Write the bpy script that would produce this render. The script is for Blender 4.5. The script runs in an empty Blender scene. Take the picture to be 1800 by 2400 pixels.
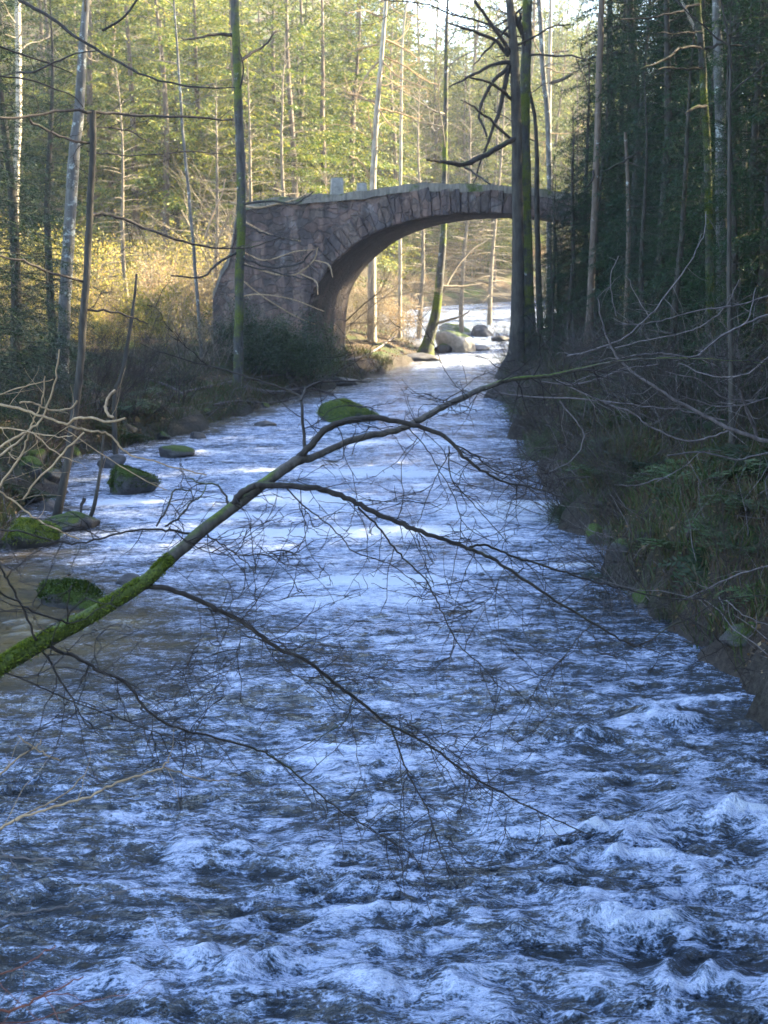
import bpy, math, random
import numpy as np

rng = np.random.default_rng(11)
random.seed(11)
SC = bpy.context.scene
COL = SC.collection

# ------------------------------------------------------------------ camera model (photo pixels 1800x2400)
FPX, HZ = 3297.0, 620.0
CAMZ = 4.0
PITCH = math.atan((1200 - HZ) / FPX)
CP, SP = math.cos(PITCH), math.sin(PITCH)
CAM = np.array([0.0, 0.0, CAMZ])


def ray(u, v):
    a, b = (u - 900) / FPX, (1200 - v) / FPX
    return np.array([a, CP + b * SP, -SP + b * CP])


def at(u, v, Y):
    d = ray(u, v)
    return CAM + d * (Y / d[1])


def at_depth(u, v, D):
    return CAM + ray(u, v) * D


# ------------------------------------------------------------------ noise
_p = np.random.default_rng(3).permutation(256)
_p = np.concatenate([_p, _p, _p])
_ga = np.random.default_rng(4).uniform(0, 2 * np.pi, 256)
_gx, _gy = np.cos(_ga), np.sin(_ga)


def perlin(x, y):
    x = np.asarray(x, float); y = np.asarray(y, float)
    xi = np.floor(x).astype(int); yi = np.floor(y).astype(int)
    xf, yf = x - xi, y - yi
    u = xf * xf * xf * (xf * (xf * 6 - 15) + 10); v = yf * yf * yf * (yf * (yf * 6 - 15) + 10)

    def g(ix, iy, dx, dy):
        h = _p[_p[ix & 255] + (iy & 255)]
        return _gx[h] * dx + _gy[h] * dy
    a = g(xi, yi, xf, yf); b = g(xi + 1, yi, xf - 1, yf)
    c = g(xi, yi + 1, xf, yf - 1); d = g(xi + 1, yi + 1, xf - 1, yf - 1)
    return (a + u * (b - a)) * (1 - v) + (c + u * (d - c)) * v


def fbm(x, y, o=4):
    s, a = 0, 1.0
    for k in range(o):
        s = s + a * perlin(np.asarray(x) * 2 ** k + 17.3 * k, np.asarray(y) * 2 ** k - 9.1 * k)
        a *= 0.5
    return s


def sstep(a, b, x):
    t = np.clip((np.asarray(x, float) - a) / (b - a), 0, 1)
    return t * t * (3 - 2 * t)


# ------------------------------------------------------------------ mesh builder
class MB:
    def __init__(s):
        s.v, s.f, s.n = [], [], 0

    def tube(s, P, R, k=5):
        P = np.asarray(P, float); n = len(P)
        R = np.broadcast_to(np.asarray(R, float), (n,))
        T = np.gradient(P, axis=0); T /= np.linalg.norm(T, axis=1)[:, None] + 1e-9
        ref = np.array([0, 0, 1.0]) if abs(T[:, 2]).mean() < 0.75 else np.array([1.0, 0, 0])
        A = np.cross(T, ref); A /= np.linalg.norm(A, axis=1)[:, None] + 1e-9
        B = np.cross(T, A)
        an = np.arange(k) * 2 * np.pi / k
        V = P[:, None] + R[:, None, None] * (np.cos(an)[None, :, None] * A[:, None] + np.sin(an)[None, :, None] * B[:, None])
        i = (np.arange(n - 1) * k)[:, None]; j = np.arange(k)[None]; j2 = (j + 1) % k
        F = np.stack([i + j, i + j2, i + k + j2, i + k + j], -1).reshape(-1, 4) + s.n
        s.v.append(V.reshape(-1, 3)); s.f.append(F); s.n += n * k

    def quads(s, Q):
        Q = np.asarray(Q, float); m = len(Q)
        s.v.append(Q.reshape(-1, 3)); s.f.append(np.arange(m * 4).reshape(m, 4) + s.n); s.n += m * 4

    def grid(s, V):
        a, b = V.shape[:2]
        i = np.arange(a - 1)[:, None] * b; j = np.arange(b - 1)[None]
        F = np.stack([i + j, i + j + 1, i + b + j + 1, i + b + j], -1).reshape(-1, 4) + s.n
        s.v.append(V.reshape(-1, 3)); s.f.append(F); s.n += a * b

    def leaves(s, C, T, N, ln, wd):
        """leaf quads: centres C, long axis T, side axis N (need not be exact), sizes."""
        T = T / (np.linalg.norm(T, axis=1)[:, None] + 1e-9)
        S = np.cross(T, N); S /= np.linalg.norm(S, axis=1)[:, None] + 1e-9
        ln = np.broadcast_to(np.asarray(ln, float), (len(C),))[:, None]; wd = np.broadcast_to(np.asarray(wd, float), (len(C),))[:, None]
        s.quads(np.stack([C - T * ln / 2, C + S * wd / 2, C + T * ln / 2, C - S * wd / 2], 1))

    def build(s, name, mat, parent=None, smooth=True):
        me = bpy.data.meshes.new(name)
        V = np.concatenate(s.v) if s.v else np.zeros((0, 3)); F = np.concatenate(s.f) if s.f else np.zeros((0, 4), int)
        me.vertices.add(len(V)); me.vertices.foreach_set('co', V.astype(np.float32).ravel())
        me.loops.add(F.size); me.loops.foreach_set('vertex_index', F.astype(np.int32).ravel())
        me.polygons.add(len(F)); me.polygons.foreach_set('loop_start', (np.arange(len(F)) * 4).astype(np.int32))
        if smooth:
            me.polygons.foreach_set('use_smooth', np.ones(len(F), bool))
        me.update(calc_edges=True)
        me.materials.append(mat)
        o = bpy.data.objects.new(name, me); COL.objects.link(o)
        if parent is not None:
            o.parent = parent
        return o


def tag(o, label=None, cat=None, group=None, kind=None):
    for k, x in (('label', label), ('category', cat), ('group', group), ('kind', kind)):
        if x is not None:
            o[k] = x
    return o


def thing(name, label, cat, loc=(0, 0, 0), group=None):
    o = bpy.data.objects.new(name, None); COL.objects.link(o)
    o.empty_display_size = 0.2
    o.location = tuple(float(c) for c in loc)
    return tag(o, label, cat, group)


def copy_tree(o, parent=None):
    c = o.copy(); COL.objects.link(c)
    if parent is not None:
        c.parent = parent
    for ch in list(o.children):
        copy_tree(ch, c)
    return c


# ------------------------------------------------------------------ materials
def M(name):
    m = bpy.data.materials.new(name); m.use_nodes = True
    nt = m.node_tree; nt.nodes.clear()
    out = nt.nodes.new('ShaderNodeOutputMaterial')
    return m, nt, out


def N(nt, t, **kw):
    n = nt.nodes.new('ShaderNode' + t)
    for k, v in kw.items():
        if k.startswith('i_'):
            key = k[2:].replace('_', ' ')
            n.inputs[int(key) if key.isdigit() else key].default_value = v
        else:
            setattr(n, k, v)
    return n


def L(nt, a, b):
    nt.links.new(a, b)


def ramp(nt, fac, stops):
    r = N(nt, 'ValToRGB')
    e = r.color_ramp.elements
    while len(e) < len(stops):
        e.new(0.5)
    for el, (p, c) in zip(e, stops):
        el.position = p; el.color = (*c, 1)
    L(nt, fac, r.inputs[0])
    return r.outputs[0]


def mixc(nt, fac, a, b):
    n = N(nt, 'Mix', data_type='RGBA')
    if isinstance(fac, (int, float)):
        n.inputs[0].default_value = fac
    else:
        L(nt, fac, n.inputs[0])
    for i, x in ((6, a), (7, b)):
        if isinstance(x, tuple):
            n.inputs[i].default_value = (*x, 1)
        else:
            L(nt, x, n.inputs[i])
    return n.outputs[2]


def mth(nt, op, a, b=None, c=None):
    n = N(nt, 'Math', operation=op)
    for i, x in enumerate((a, b, c)):
        if x is None:
            continue
        if isinstance(x, (int, float)):
            n.inputs[i].default_value = x
        else:
            L(nt, x, n.inputs[i])
    return n.outputs[0]


def maprange(nt, x, a, b, c=0.0, d=1.0):
    n = N(nt, 'MapRange', interpolation_type='SMOOTHSTEP')
    L(nt, x, n.inputs[0])
    for i, q in zip((1, 2, 3, 4), (a, b, c, d)):
        n.inputs[i].default_value = q
    return n.outputs[0]


def coords(nt, scale=(1, 1, 1), world=False):
    mp = N(nt, 'Mapping'); mp.inputs['Scale'].default_value = scale
    if world:
        L(nt, N(nt, 'NewGeometry').outputs['Position'], mp.inputs[0])
    else:
        L(nt, N(nt, 'TexCoord').outputs['Object'], mp.inputs[0])
    return mp.outputs[0]


def noise(nt, vec, scale, detail=4, rough=0.55):
    n = N(nt, 'TexNoise'); n.inputs['Scale'].default_value = scale
    n.inputs['Detail'].default_value = detail; n.inputs['Roughness'].default_value = rough
    L(nt, vec, n.inputs['Vector'])
    return n.outputs[0]


def bump(nt, h, strength, dist):
    b = N(nt, 'Bump'); b.inputs['Strength'].default_value = strength; b.inputs['Distance'].default_value = dist
    L(nt, h, b.inputs['Height'])
    return b.outputs[0]


def principled(nt, out, col, rough=0.8, normal=None, spec=0.3):
    p = N(nt, 'BsdfPrincipled')
    if isinstance(col, tuple):
        p.inputs['Base Color'].default_value = (*col, 1)
    else:
        L(nt, col, p.inputs['Base Color'])
    if isinstance(rough, (int, float)):
        p.inputs['Roughness'].default_value = rough
    else:
        L(nt, rough, p.inputs['Roughness'])
    p.inputs['Specular IOR Level'].default_value = spec
    if normal is not None:
        L(nt, normal, p.inputs['Normal'])
    L(nt, p.outputs[0], out.inputs[0])
    return p


def bark(name, c1, c2, moss=0.0, moss_col=((0.03, 0.05, 0.008), (0.10, 0.13, 0.02)), scale=1.0, bumpd=0.012, lichen=0.0, spec=0.25):
    m, nt, out = M(name)
    v = coords(nt, (1, 1, 0.22)); vi = coords(nt)
    n1 = noise(nt, v, 26 * scale, 6, 0.65)
    n2 = noise(nt, vi, 2.3 * scale, 3)
    col = ramp(nt, n1, [(0.3, c1), (0.68, c2)])
    col = mixc(nt, maprange(nt, n2, 0.35, 0.7, 0.0, 0.45), col, tuple(x * 0.55 for x in c1))
    if lichen:
        n4 = noise(nt, vi, 9 * scale, 4, 0.7)
        col = mixc(nt, maprange(nt, n4, 0.66 - lichen * 0.2, 0.74 - lichen * 0.2), col, (0.30, 0.32, 0.30))
    h = n1
    if moss:
        nz = N(nt, 'SeparateXYZ'); L(nt, N(nt, 'NewGeometry').outputs['Normal'], nz.inputs[0])
        n3 = noise(nt, vi, 1.1, 6, 0.68)
        f = mth(nt, 'ADD', n3, mth(nt, 'MULTIPLY', nz.outputs[2], 0.16))
        f = maprange(nt, f, 0.70 - moss * 0.5, 0.84 - moss * 0.5)
        nf = noise(nt, vi, 75, 3, 0.7)
        col = mixc(nt, f, col, ramp(nt, nf, [(0.35, moss_col[0]), (0.65, moss_col[1])]))
        h = mth(nt, 'ADD', n1, mth(nt, 'MULTIPLY', nf, f))
    principled(nt, out, col, 0.85, bump(nt, h, 0.9, bumpd), spec)
    return m


def foliage(name, cols, trans=0.35, tcol=None, rough=0.55, spec=0.25):
    m, nt, out = M(name)
    g = N(nt, 'NewGeometry'); oi = N(nt, 'ObjectInfo')
    n = len(cols)
    r = mth(nt, 'FRACT', mth(nt, 'ADD', g.outputs['Random Per Island'], mth(nt, 'MULTIPLY', oi.outputs['Random'], 0.0)))
    col = ramp(nt, r, [(i / max(1, n - 1), c) for i, c in enumerate(cols)])
    hs = N(nt, 'HueSaturation'); L(nt, col, hs.inputs['Color'])
    L(nt, maprange(nt, oi.outputs['Random'], 0, 1, 0.5, 1.4), hs.inputs['Value'])
    L(nt, maprange(nt, oi.outputs['Random'], 0, 1, 0.515, 0.485), hs.inputs['Hue'])
    p = principled(nt, out, hs.outputs[0], rough, None, spec)
    t = N(nt, 'BsdfTranslucent')
    if tcol:
        t.inputs[0].default_value = (*tcol, 1)
    else:
        L(nt, hs.outputs[0], t.inputs[0])
    mx = N(nt, 'MixShader'); mx.inputs[0].default_value = trans
    L(nt, p.outputs[0], mx.inputs[1]); L(nt, t.outputs[0], mx.inputs[2]); L(nt, mx.outputs[0], out.inputs[0])
    return m


MAT = {}
MAT['limb'] = bark('limb_bark', (0.035, 0.03, 0.026), (0.12, 0.105, 0.09), 0.22, lichen=0.25)
MAT['limb_moss'] = bark('mossy_limb_bark', (0.05, 0.045, 0.03), (0.13, 0.12, 0.07), 0.86, ((0.022, 0.034, 0.006), (0.10, 0.125, 0.018)), bumpd=0.02)
MAT['branch'] = bark('branch_bark', (0.016, 0.013, 0.012), (0.058, 0.048, 0.042), 0.10)
MAT['twig'] = bark('twig_bark', (0.010, 0.008, 0.008), (0.035, 0.026, 0.024))
MAT['sunlit_twig'] = bark('sunlit_twig_bark', (0.20, 0.13, 0.075), (0.44, 0.31, 0.18))  # warm sunlight on the twigs is put into this bark colour
MAT['grey_twig'] = bark('grey_twig_bark', (0.05, 0.043, 0.045), (0.17, 0.145, 0.145))
MAT['red_twig'] = bark('red_twig_bark', (0.09, 0.03, 0.02), (0.22, 0.08, 0.05))
MAT['trunk_grey'] = bark('grey_trunk_bark', (0.05, 0.047, 0.045), (0.17, 0.165, 0.155), 0.12, lichen=0.5, scale=0.5, bumpd=0.03)
MAT['trunk_moss'] = bark('mossy_trunk_bark', (0.022, 0.022, 0.02), (0.085, 0.08, 0.075), 0.50, ((0.035, 0.05, 0.006), (0.12, 0.15, 0.015)), lichen=0.3, scale=0.5, bumpd=0.03)
MAT['trunk_dark'] = bark('dark_trunk_bark', (0.022, 0.020, 0.018), (0.07, 0.062, 0.052), 0.18, scale=0.5, bumpd=0.03)
MAT['trunk_brown'] = bark('brown_conifer_bark', (0.06, 0.045, 0.035), (0.17, 0.13, 0.10), 0.1, scale=0.5, bumpd=0.03, lichen=0.2)
MAT['trunk_pale'] = bark('pale_dead_wood', (0.20, 0.17, 0.13), (0.42, 0.37, 0.29), scale=0.6, bumpd=0.02)
MAT['bare'] = bark('bare_crown_bark', (0.10, 0.082, 0.06), (0.24, 0.20, 0.15))
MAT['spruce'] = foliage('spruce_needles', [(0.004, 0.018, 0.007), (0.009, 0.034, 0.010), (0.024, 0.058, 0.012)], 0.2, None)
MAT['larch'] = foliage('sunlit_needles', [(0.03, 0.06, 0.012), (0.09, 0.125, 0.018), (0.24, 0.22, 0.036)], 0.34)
MAT['yellow'] = foliage('yellow_leaves', [(0.24, 0.20, 0.04), (0.38, 0.31, 0.07), (0.14, 0.16, 0.025), (0.28, 0.19, 0.06)], 0.5)
MAT['tan_leaf'] = foliage('tan_leaves', [(0.22, 0.16, 0.08), (0.33, 0.26, 0.14), (0.25, 0.15, 0.07)], 0.4)
MAT['evergreen'] = foliage('dark_evergreen_leaves', [(0.014, 0.03, 0.008), (0.024, 0.05, 0.014), (0.055, 0.08, 0.02)], 0.2, spec=0.35, rough=0.45)
MAT['fern'] = foliage('fern_green', [(0.018, 0.045, 0.012), (0.03, 0.065, 0.016), (0.05, 0.065, 0.02)], 0.35)
MAT['moss_tuft'] = foliage('moss_tufts', [(0.028, 0.05, 0.005), (0.065, 0.10, 0.009), (0.13, 0.165, 0.018)], 0.3)
MAT['grass'] = foliage('bank_grass', [(0.018, 0.036, 0.009), (0.035, 0.055, 0.012), (0.065, 0.05, 0.024), (0.05, 0.032, 0.024)], 0.3)
MAT['litter'] = foliage('litter_leaves', [(0.10, 0.055, 0.028), (0.17, 0.10, 0.05), (0.24, 0.16, 0.08), (0.07, 0.042, 0.028)], 0.15)


def mat_ground():
    m, nt, out = M('forest_floor')
    v = coords(nt, world=True)
    n1 = noise(nt, v, 0.55, 5, 0.6); n2 = noise(nt, v, 14, 6, 0.7); n3 = noise(nt, v, 55, 3, 0.7)
    brown = ramp(nt, n2, [(0.3, (0.022, 0.016, 0.012)), (0.5, (0.055, 0.037, 0.024)), (0.7, (0.12, 0.08, 0.045))])
    moss = ramp(nt, n3, [(0.3, (0.016, 0.03, 0.008)), (0.7, (0.06, 0.09, 0.018))])
    f = maprange(nt, n1, 0.42, 0.62)
    # wet soil band by the water
    at_ = N(nt, 'Attribute', attribute_name='wet')
    col = mixc(nt, f, brown, moss)
    col = mixc(nt, at_.outputs['Fac'], col, ramp(nt, n2, [(0.35, (0.018, 0.014, 0.012)), (0.7, (0.06, 0.05, 0.042))]))
    h = mth(nt, 'ADD', n2, mth(nt, 'MULTIPLY', n3, 0.5))
    principled(nt, out, col, 0.9, bump(nt, h, 1.0, 0.06), 0.2)
    return m


def mat_rock(name, mossy, base=((0.016, 0.015, 0.016), (0.075, 0.07, 0.07))):
    m, nt, out = M(name)
    v = coords(nt)
    n1 = noise(nt, v, 5, 7, 0.65); n2 = noise(nt, v, 40, 4, 0.7); n3 = noise(nt, v, 120, 2, 0.7)
    col = ramp(nt, n1, [(0.3, base[0]), (0.7, base[1])])
    h = mth(nt, 'ADD', n1, mth(nt, 'MULTIPLY', n2, 0.4))
    rough = 0.6
    if mossy:
        nz = N(nt, 'SeparateXYZ'); L(nt, N(nt, 'NewGeometry').outputs['Normal'], nz.inputs[0])
        f = mth(nt, 'ADD', mth(nt, 'MULTIPLY', nz.outputs[2], 0.8), mth(nt, 'MULTIPLY', n1, 0.9))
        f = mth(nt, 'ADD', f, mth(nt, 'MULTIPLY', mth(nt, 'SUBTRACT', n2, 0.5), 0.7))
        f = maprange(nt, f, 0.92 - mossy * 0.4, 1.22 - mossy * 0.4)
        mc = ramp(nt, n3, [(0.3, (0.010, 0.020, 0.003)), (0.5, (0.038, 0.064, 0.007)), (0.75, (0.10, 0.135, 0.018))])
        mc = mixc(nt, maprange(nt, n2, 0.5, 0.75), mc, (0.035, 0.055, 0.01))
        col = mixc(nt, f, col, mc)
        h = mth(nt, 'ADD', h, mth(nt, 'MULTIPLY', mth(nt, 'MULTIPLY', n3, f), 0.5))
        rough = maprange(nt, f, 0, 1, 0.45, 0.95)
    principled(nt, out, col, rough, bump(nt, h, 0.9, 0.03), 0.35)
    return m


def mat_bridge(name, ring=False, dark=1.0):
    m, nt, out = M(name)
    v = coords(nt, world=True)
    vo = N(nt, 'TexVoronoi', feature='DISTANCE_TO_EDGE'); vo.inputs['Scale'].default_value = 2.6; vo.inputs['Randomness'].default_value = 0.9
    vw = N(nt, 'Mapping'); vw.inputs['Scale'].default_value = (1, 1, 1.9) if not ring else (1.35, 1.0, 0.95)
    nd = N(nt, 'TexNoise'); nd.inputs['Scale'].default_value = 3; L(nt, v, nd.inputs['Vector'])
    vv = N(nt, 'Vector' + 'Math', operation='MULTIPLY_ADD'); L(nt, nd.outputs['Color'], vv.inputs[0]); vv.inputs[1].default_value = (0.25, 0.25, 0.25); L(nt, v, vv.inputs[2])
    L(nt, vv.outputs[0], vw.inputs[0]); L(nt, vw.outputs[0], vo.inputs['Vector'])
    vc = N(nt, 'TexVoronoi'); vc.inputs['Scale'].default_value = 2.6; vc.inputs['Randomness'].default_value = 0.9; L(nt, vw.outputs[0], vc.inputs['Vector'])
    sx = N(nt, 'SeparateColor'); L(nt, vc.outputs['Color'], sx.inputs[0])
    n1 = noise(nt, v, 1.1, 6, 0.65); n2 = noise(nt, v, 7, 7, 0.75)
    vs = N(nt, 'Mapping'); vs.inputs['Scale'].default_value = (2.6, 2.6, 0.6); L(nt, v, vs.inputs[0])
    ns = noise(nt, vs.outputs[0], 1.0, 4, 0.6)
    col = ramp(nt, n2, [(0.3, (0.065, 0.050, 0.045)), (0.55, (0.155, 0.118, 0.098)), (0.75, (0.30, 0.24, 0.20))])
    col = mixc(nt, maprange(nt, sx.outputs[0], 0, 1, 0.0, 0.5), col, (0.27, 0.155, 0.12))
    col = mixc(nt, maprange(nt, sx.outputs[1], 0.45, 1, 0.0, 0.5), col, (0.10, 0.09, 0.10))
    col = mixc(nt, maprange(nt, n1, 0.55, 0.7, 0.0, 0.55), col, (0.30, 0.285, 0.285))
    col = mixc(nt, maprange(nt, ns, 0.42, 0.62, 0.65, 0.0), col, (0.035, 0.03, 0.032))
    jo = maprange(nt, vo.outputs[0], 0.0, 0.07)
    col = mixc(nt, maprange(nt, jo, 0, 1, 0.24, 0.0), col, (0.05, 0.045, 0.042))
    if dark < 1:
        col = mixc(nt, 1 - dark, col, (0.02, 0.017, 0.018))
    h = mth(nt, 'ADD', mth(nt, 'MULTIPLY', jo, 0.5), mth(nt, 'MULTIPLY', n2, 1.1))
    principled(nt, out, col, 0.9, bump(nt, h, 1.0, 0.07), 0.2)
    return m


def mat_water():
    m, nt, out = M('river_water')
    v = coords(nt, (1, 1, 0), world=True)
    vx = coords(nt, (0.75, 1.35, 0), world=True)
    fo = N(nt, 'Attribute', attribute_name='foam').outputs['Fac']
    sh = N(nt, 'Attribute', attribute_name='shallow').outputs['Fac']
    wn = N(nt, 'TexNoise'); wn.inputs['Scale'].default_value = 1.8; wn.inputs['Detail'].default_value = 3; L(nt, v, wn.inputs['Vector'])
    wv = N(nt, 'Vector' + 'Math', operation='MULTIPLY_ADD'); L(nt, wn.outputs['Color'], wv.inputs[0]); wv.inputs[1].default_value = (0.24, 0.3, 0); L(nt, vx, wv.inputs[2])
    vx = wv.outputs[0]
    n1 = noise(nt, vx, 5.0, 6, 0.62); n2 = noise(nt, vx, 17, 5, 0.66); n3 = noise(nt, v, 1.6, 4, 0.6)
    nw = noise(nt, vx, 7.5, 3, 0.6)
    web = maprange(nt, mth(nt, 'ABSOLUTE', mth(nt, 'SUBTRACT', nw, 0.5)), 0.0, 0.045, 0.16, 0.0)
    vf = noise(nt, v, 80, 3, 0.7)
    n4 = noise(nt, vx, 60, 3, 0.6)
    lace = mth(nt, 'ADD', mth(nt, 'MULTIPLY', n2, 1.15), mth(nt, 'MULTIPLY', n1, 1.35))
    n5 = noise(nt, coords(nt, (0.8, 1.3, 0), world=True), 1.1, 3, 0.6)
    lace = mth(nt, 'ADD', lace, mth(nt, 'MULTIPLY', mth(nt, 'SUBTRACT', n5, 0.5), 0.8))
    lace = mth(nt, 'ADD', lace, web)
    q = mth(nt, 'ADD', mth(nt, 'SUBTRACT', mth(nt, 'ADD', fo, lace), 0.84), mth(nt, 'MULTIPLY', mth(nt, 'SUBTRACT', mth(nt, 'ADD', n4, mth(nt, 'MULTIPLY', vf, 0.6)), 0.8), 0.75))
    f = maprange(nt, q, 0.72, 1.0)
    bed = ramp(nt, n3, [(0.35, (0.035, 0.027, 0.014)), (0.6, (0.15, 0.10, 0.03))])
    aer_sky = ramp(nt, q, [(0.24, (0.005, 0.010, 0.016)), (0.40, (0.030, 0.046, 0.075)), (0.52, (0.16, 0.215, 0.32)), (0.68, (0.45, 0.51, 0.70))])  # aerated water, with the blue sky reflection painted into its colour
    wat = mixc(nt, sh, aer_sky, bed)
    col = mixc(nt, f, wat, (0.66, 0.71, 0.82))
    h = mth(nt, 'ADD', mth(nt, 'MULTIPLY', n1, 1.0), mth(nt, 'ADD', mth(nt, 'MULTIPLY', n2, 0.4), mth(nt, 'MULTIPLY', mth(nt, 'ADD', n4, mth(nt, 'MULTIPLY', vf, 0.7)), 0.34)))
    p = principled(nt, out, col, maprange(nt, f, 0, 1, 0.06, 0.6), bump(nt, h, 1.0, 0.12), 0.8)
    p.inputs['IOR'].default_value = 1.33
    return m


MAT['ground'] = mat_ground()
MAT['rock_moss'] = mat_rock('mossy_rock', 1.1)
MAT['rock_part'] = mat_rock('part_mossy_rock', 0.2)
MAT['rock_dark'] = mat_rock('dark_wet_rock', 0)
MAT['rock_wet'] = mat_rock('black_wet_stone', 0.1, ((0.008, 0.007, 0.007), (0.034, 0.03, 0.028)))
MAT['rock_pale'] = mat_rock('pale_boulder', 0.1, ((0.15, 0.14, 0.13), (0.36, 0.34, 0.31)))
MAT['bridge'] = mat_bridge('bridge_rubble')
MAT['soffit'] = mat_bridge('stained_shaded_soffit', True, 0.22)  # damp stain and the arch's shade both put into the stone colour
MAT['ring'] = mat_bridge('bridge_voussoirs', True)
MAT['water'] = mat_water()

# ------------------------------------------------------------------ terrain
_ly = [-30, 0, 16, 22, 27, 32, 38, 46, 55, 62, 74, 88, 98, 108, 160, 500]
_lx = [-4.6, -4.7, -4.9, -5.5, -5.9, -4.1, -2.5, 0.0, 1.7, 1.0, -0.4, -1.0, 2.5, 9.0, 45, 300]
_ry = [-30, 0, 13, 16, 22, 32, 40, 46, 55, 70, 90, 108, 160, 500]
_rx = [3.8, 3.8, 3.3, 2.9, 2.85, 2.95, 3.3, 4.9, 9, 12, 14, 19, 56, 312]


def xl(y): return np.interp(y, _ly, _lx)
def xr(y): return np.interp(y, _ry, _rx)
def zw(y): return 0.012 * np.clip(np.asarray(y, float) - 7, 0, 110)


def terrain(x, y):
    x = np.asarray(x, float); y = np.asarray(y, float)
    wob = 0.62 * fbm(x * 0.4, y * 0.4, 3) + 0.2 * fbm(x * 1.7, y * 1.7, 3)
    dl = xl(y) - x + wob; dr = x - xr(y) + wob
    l = np.clip(dl, 0, None); r = np.clip(dr, 0, None)
    dr = dr + sstep(0, 1, x - 1) * sstep(46, 40, y) * (0.35 * perlin(x * .2 + 5, y * 0.9) + 0.25 * perlin(x * .3, y * 2.3 + 7))
    r = np.clip(dr, 0, None)
    z = zw(y) - 0.55 * sstep(0.25, -0.8, np.maximum(dl, dr))
    hl = 0.75 * (1 - np.exp(-l / 0.9)) + 0.02 * l
    hr = 1.05 * (1 - np.exp(-r / 0.55)) + 0.10 * np.clip(r, 0, 60)
    z = z + np.where(dl > 0, hl, 0) + np.where(dr > 0, hr, 0)
    far = sstep(72, 110, y + 0.35 * np.abs(x))
    z = z + 0.20 * np.clip(y - 76, 0, 160) * sstep(2, -12, x) + 0.17 * np.clip(y - 106, 0, 120) * sstep(60, 30, x)
    z = z + 0.14 * np.clip(-x - 14, 0, 200) * sstep(25, 60, y)
    amp = sstep(0.0, 1.5, np.maximum(dl, dr))
    z = z + 0.12 * sstep(-.1, .3, np.maximum(dl, dr)) * sstep(60, 45, y) * fbm(x * 2.6, y * 2.6, 3)
    z = z + amp * (0.22 * fbm(x * 0.5, y * 0.5, 4) + 0.9 * far * fbm(x * 0.06, y * 0.06, 3))
    return z


def tz(x, y): return float(terrain(x, y))


def on_ground(u, v, ymin=8):
    d = ray(u, v); t = ymin
    while t < 300:
        p = CAM + d * t
        if p[2] <= max(tz(p[0], p[1]), float(zw(p[1])) if xl(p[1]) < p[0] < xr(p[1]) else -9):
            return p
        t += 0.08
    return CAM + d * 300


def spaced(lo, hi, n, c, k):
    t = np.linspace(-1, 1, n)
    t = np.sign(t) * np.abs(t) ** k
    return np.where(t < 0, c + (c - lo) * t, c + (hi - c) * t)


gx = spaced(-200, 200, 620, 0, 3.1)
gy = np.concatenate([np.linspace(-40, 6, 40), 6 + 294 * np.linspace(0.0, 1, 640)[1:] ** 2.2])
X, Y = np.meshgrid(gx, gy)
mb = MB(); mb.grid(np.stack([X, Y, terrain(X, Y)], -1))
ground = tag(mb.build('ground', MAT['ground']), kind='structure')
dl = np.maximum(xl(Y) - X, X - xr(Y))
a = ground.data.attributes.new('wet', 'FLOAT', 'POINT')
a.data.foreach_set('value', (sstep(1.1, 0.1, dl + 0.5 * fbm(X * 0.8, Y * 0.8, 3)) * 0.9).astype(np.float32).ravel())

# ------------------------------------------------------------------ water
# foam features given as photo positions of the rapids, laid on the river in metres: (u, v, half width m, half length m, strength, hump m)
FOAM = [(920, 1112, 1.1, 0.5, .40, .05), (690, 1172, 0.75, 0.5, .42, .06), (700, 1257, 0.9, 0.35, .40, .06), (1000, 1248, 0.8, 0.3, .36, .05),
        (870, 1368, 0.62, 0.30, .55, .08), (870, 1405, 0.8, 0.5, .3, .0), (1225, 1190, 0.65, 0.35, .5, .09), (1180, 1215, 0.7, .6, .25, 0), (560, 1215, 0.6, .3, .3, .05),
        (1625, 1655, 0.28, 0.14, .42, .09), (1560, 1705, 0.27, 0.2, .33, .2), (1375, 1750, 0.2, 0.16, .0, .12), (1700, 1955, 0.3, 0.25, .15, .14),
        (1790, 1950, .2, .08, .5, .12), (1300, 1985, 0.34, 0.14, .38, .08), (1480, 2040, .35, .1, .36, .05), (1470, 2200, 0.28, 0.22, .10, .12), (1690, 2345, 0.2, 0.16, .3, .13),
        (475, 2005, 0.17, 0.14, .48, .14), (560, 2030, 0.24, 0.12, .3, .06), (860, 2110, 0.35, 0.16, .2, .13), (830, 2165, .25, .08, .38, .05), (1260, 2225, 0.2, 0.16, .05, .12), (1420, 1840, .3, .1, .3, .06),
        (245, 1185, .25, .1, .3, 0), (290, 1180, .5, .2, .35, .03), (1150, 1335, .5, .2, .2, .03), (1340, 1330, .22, .08, .45, .05), (900, 2330, .5, .25, .15, .08), (560, 2300, .3, .2, .1, .1),
        (650, 1735, .3, .2, -.1, -.10), (690, 2065, .35, .16, -.2, -.12), (840, 1790, .8, .5, .1, 0), (1150, 1600, 1.0, .6, .08, 0), (600, 2210, .2, .12, -.1, -.1), (1480, 2270, .4, .2, -.1, -.1), (1000, 1040, .9, .6, .2, .04), (1080, 960, .8, .8, .22, .04)]


def water_hit(u, v):
    d = ray(u, v); y = 10.0
    for _ in range(30):
        z = float(zw(y)); t = (CAMZ - z) / -d[2]; y = min(300, max(1, d[1] * t))
    return CAM + d * ((CAMZ - z) / -d[2])


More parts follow.
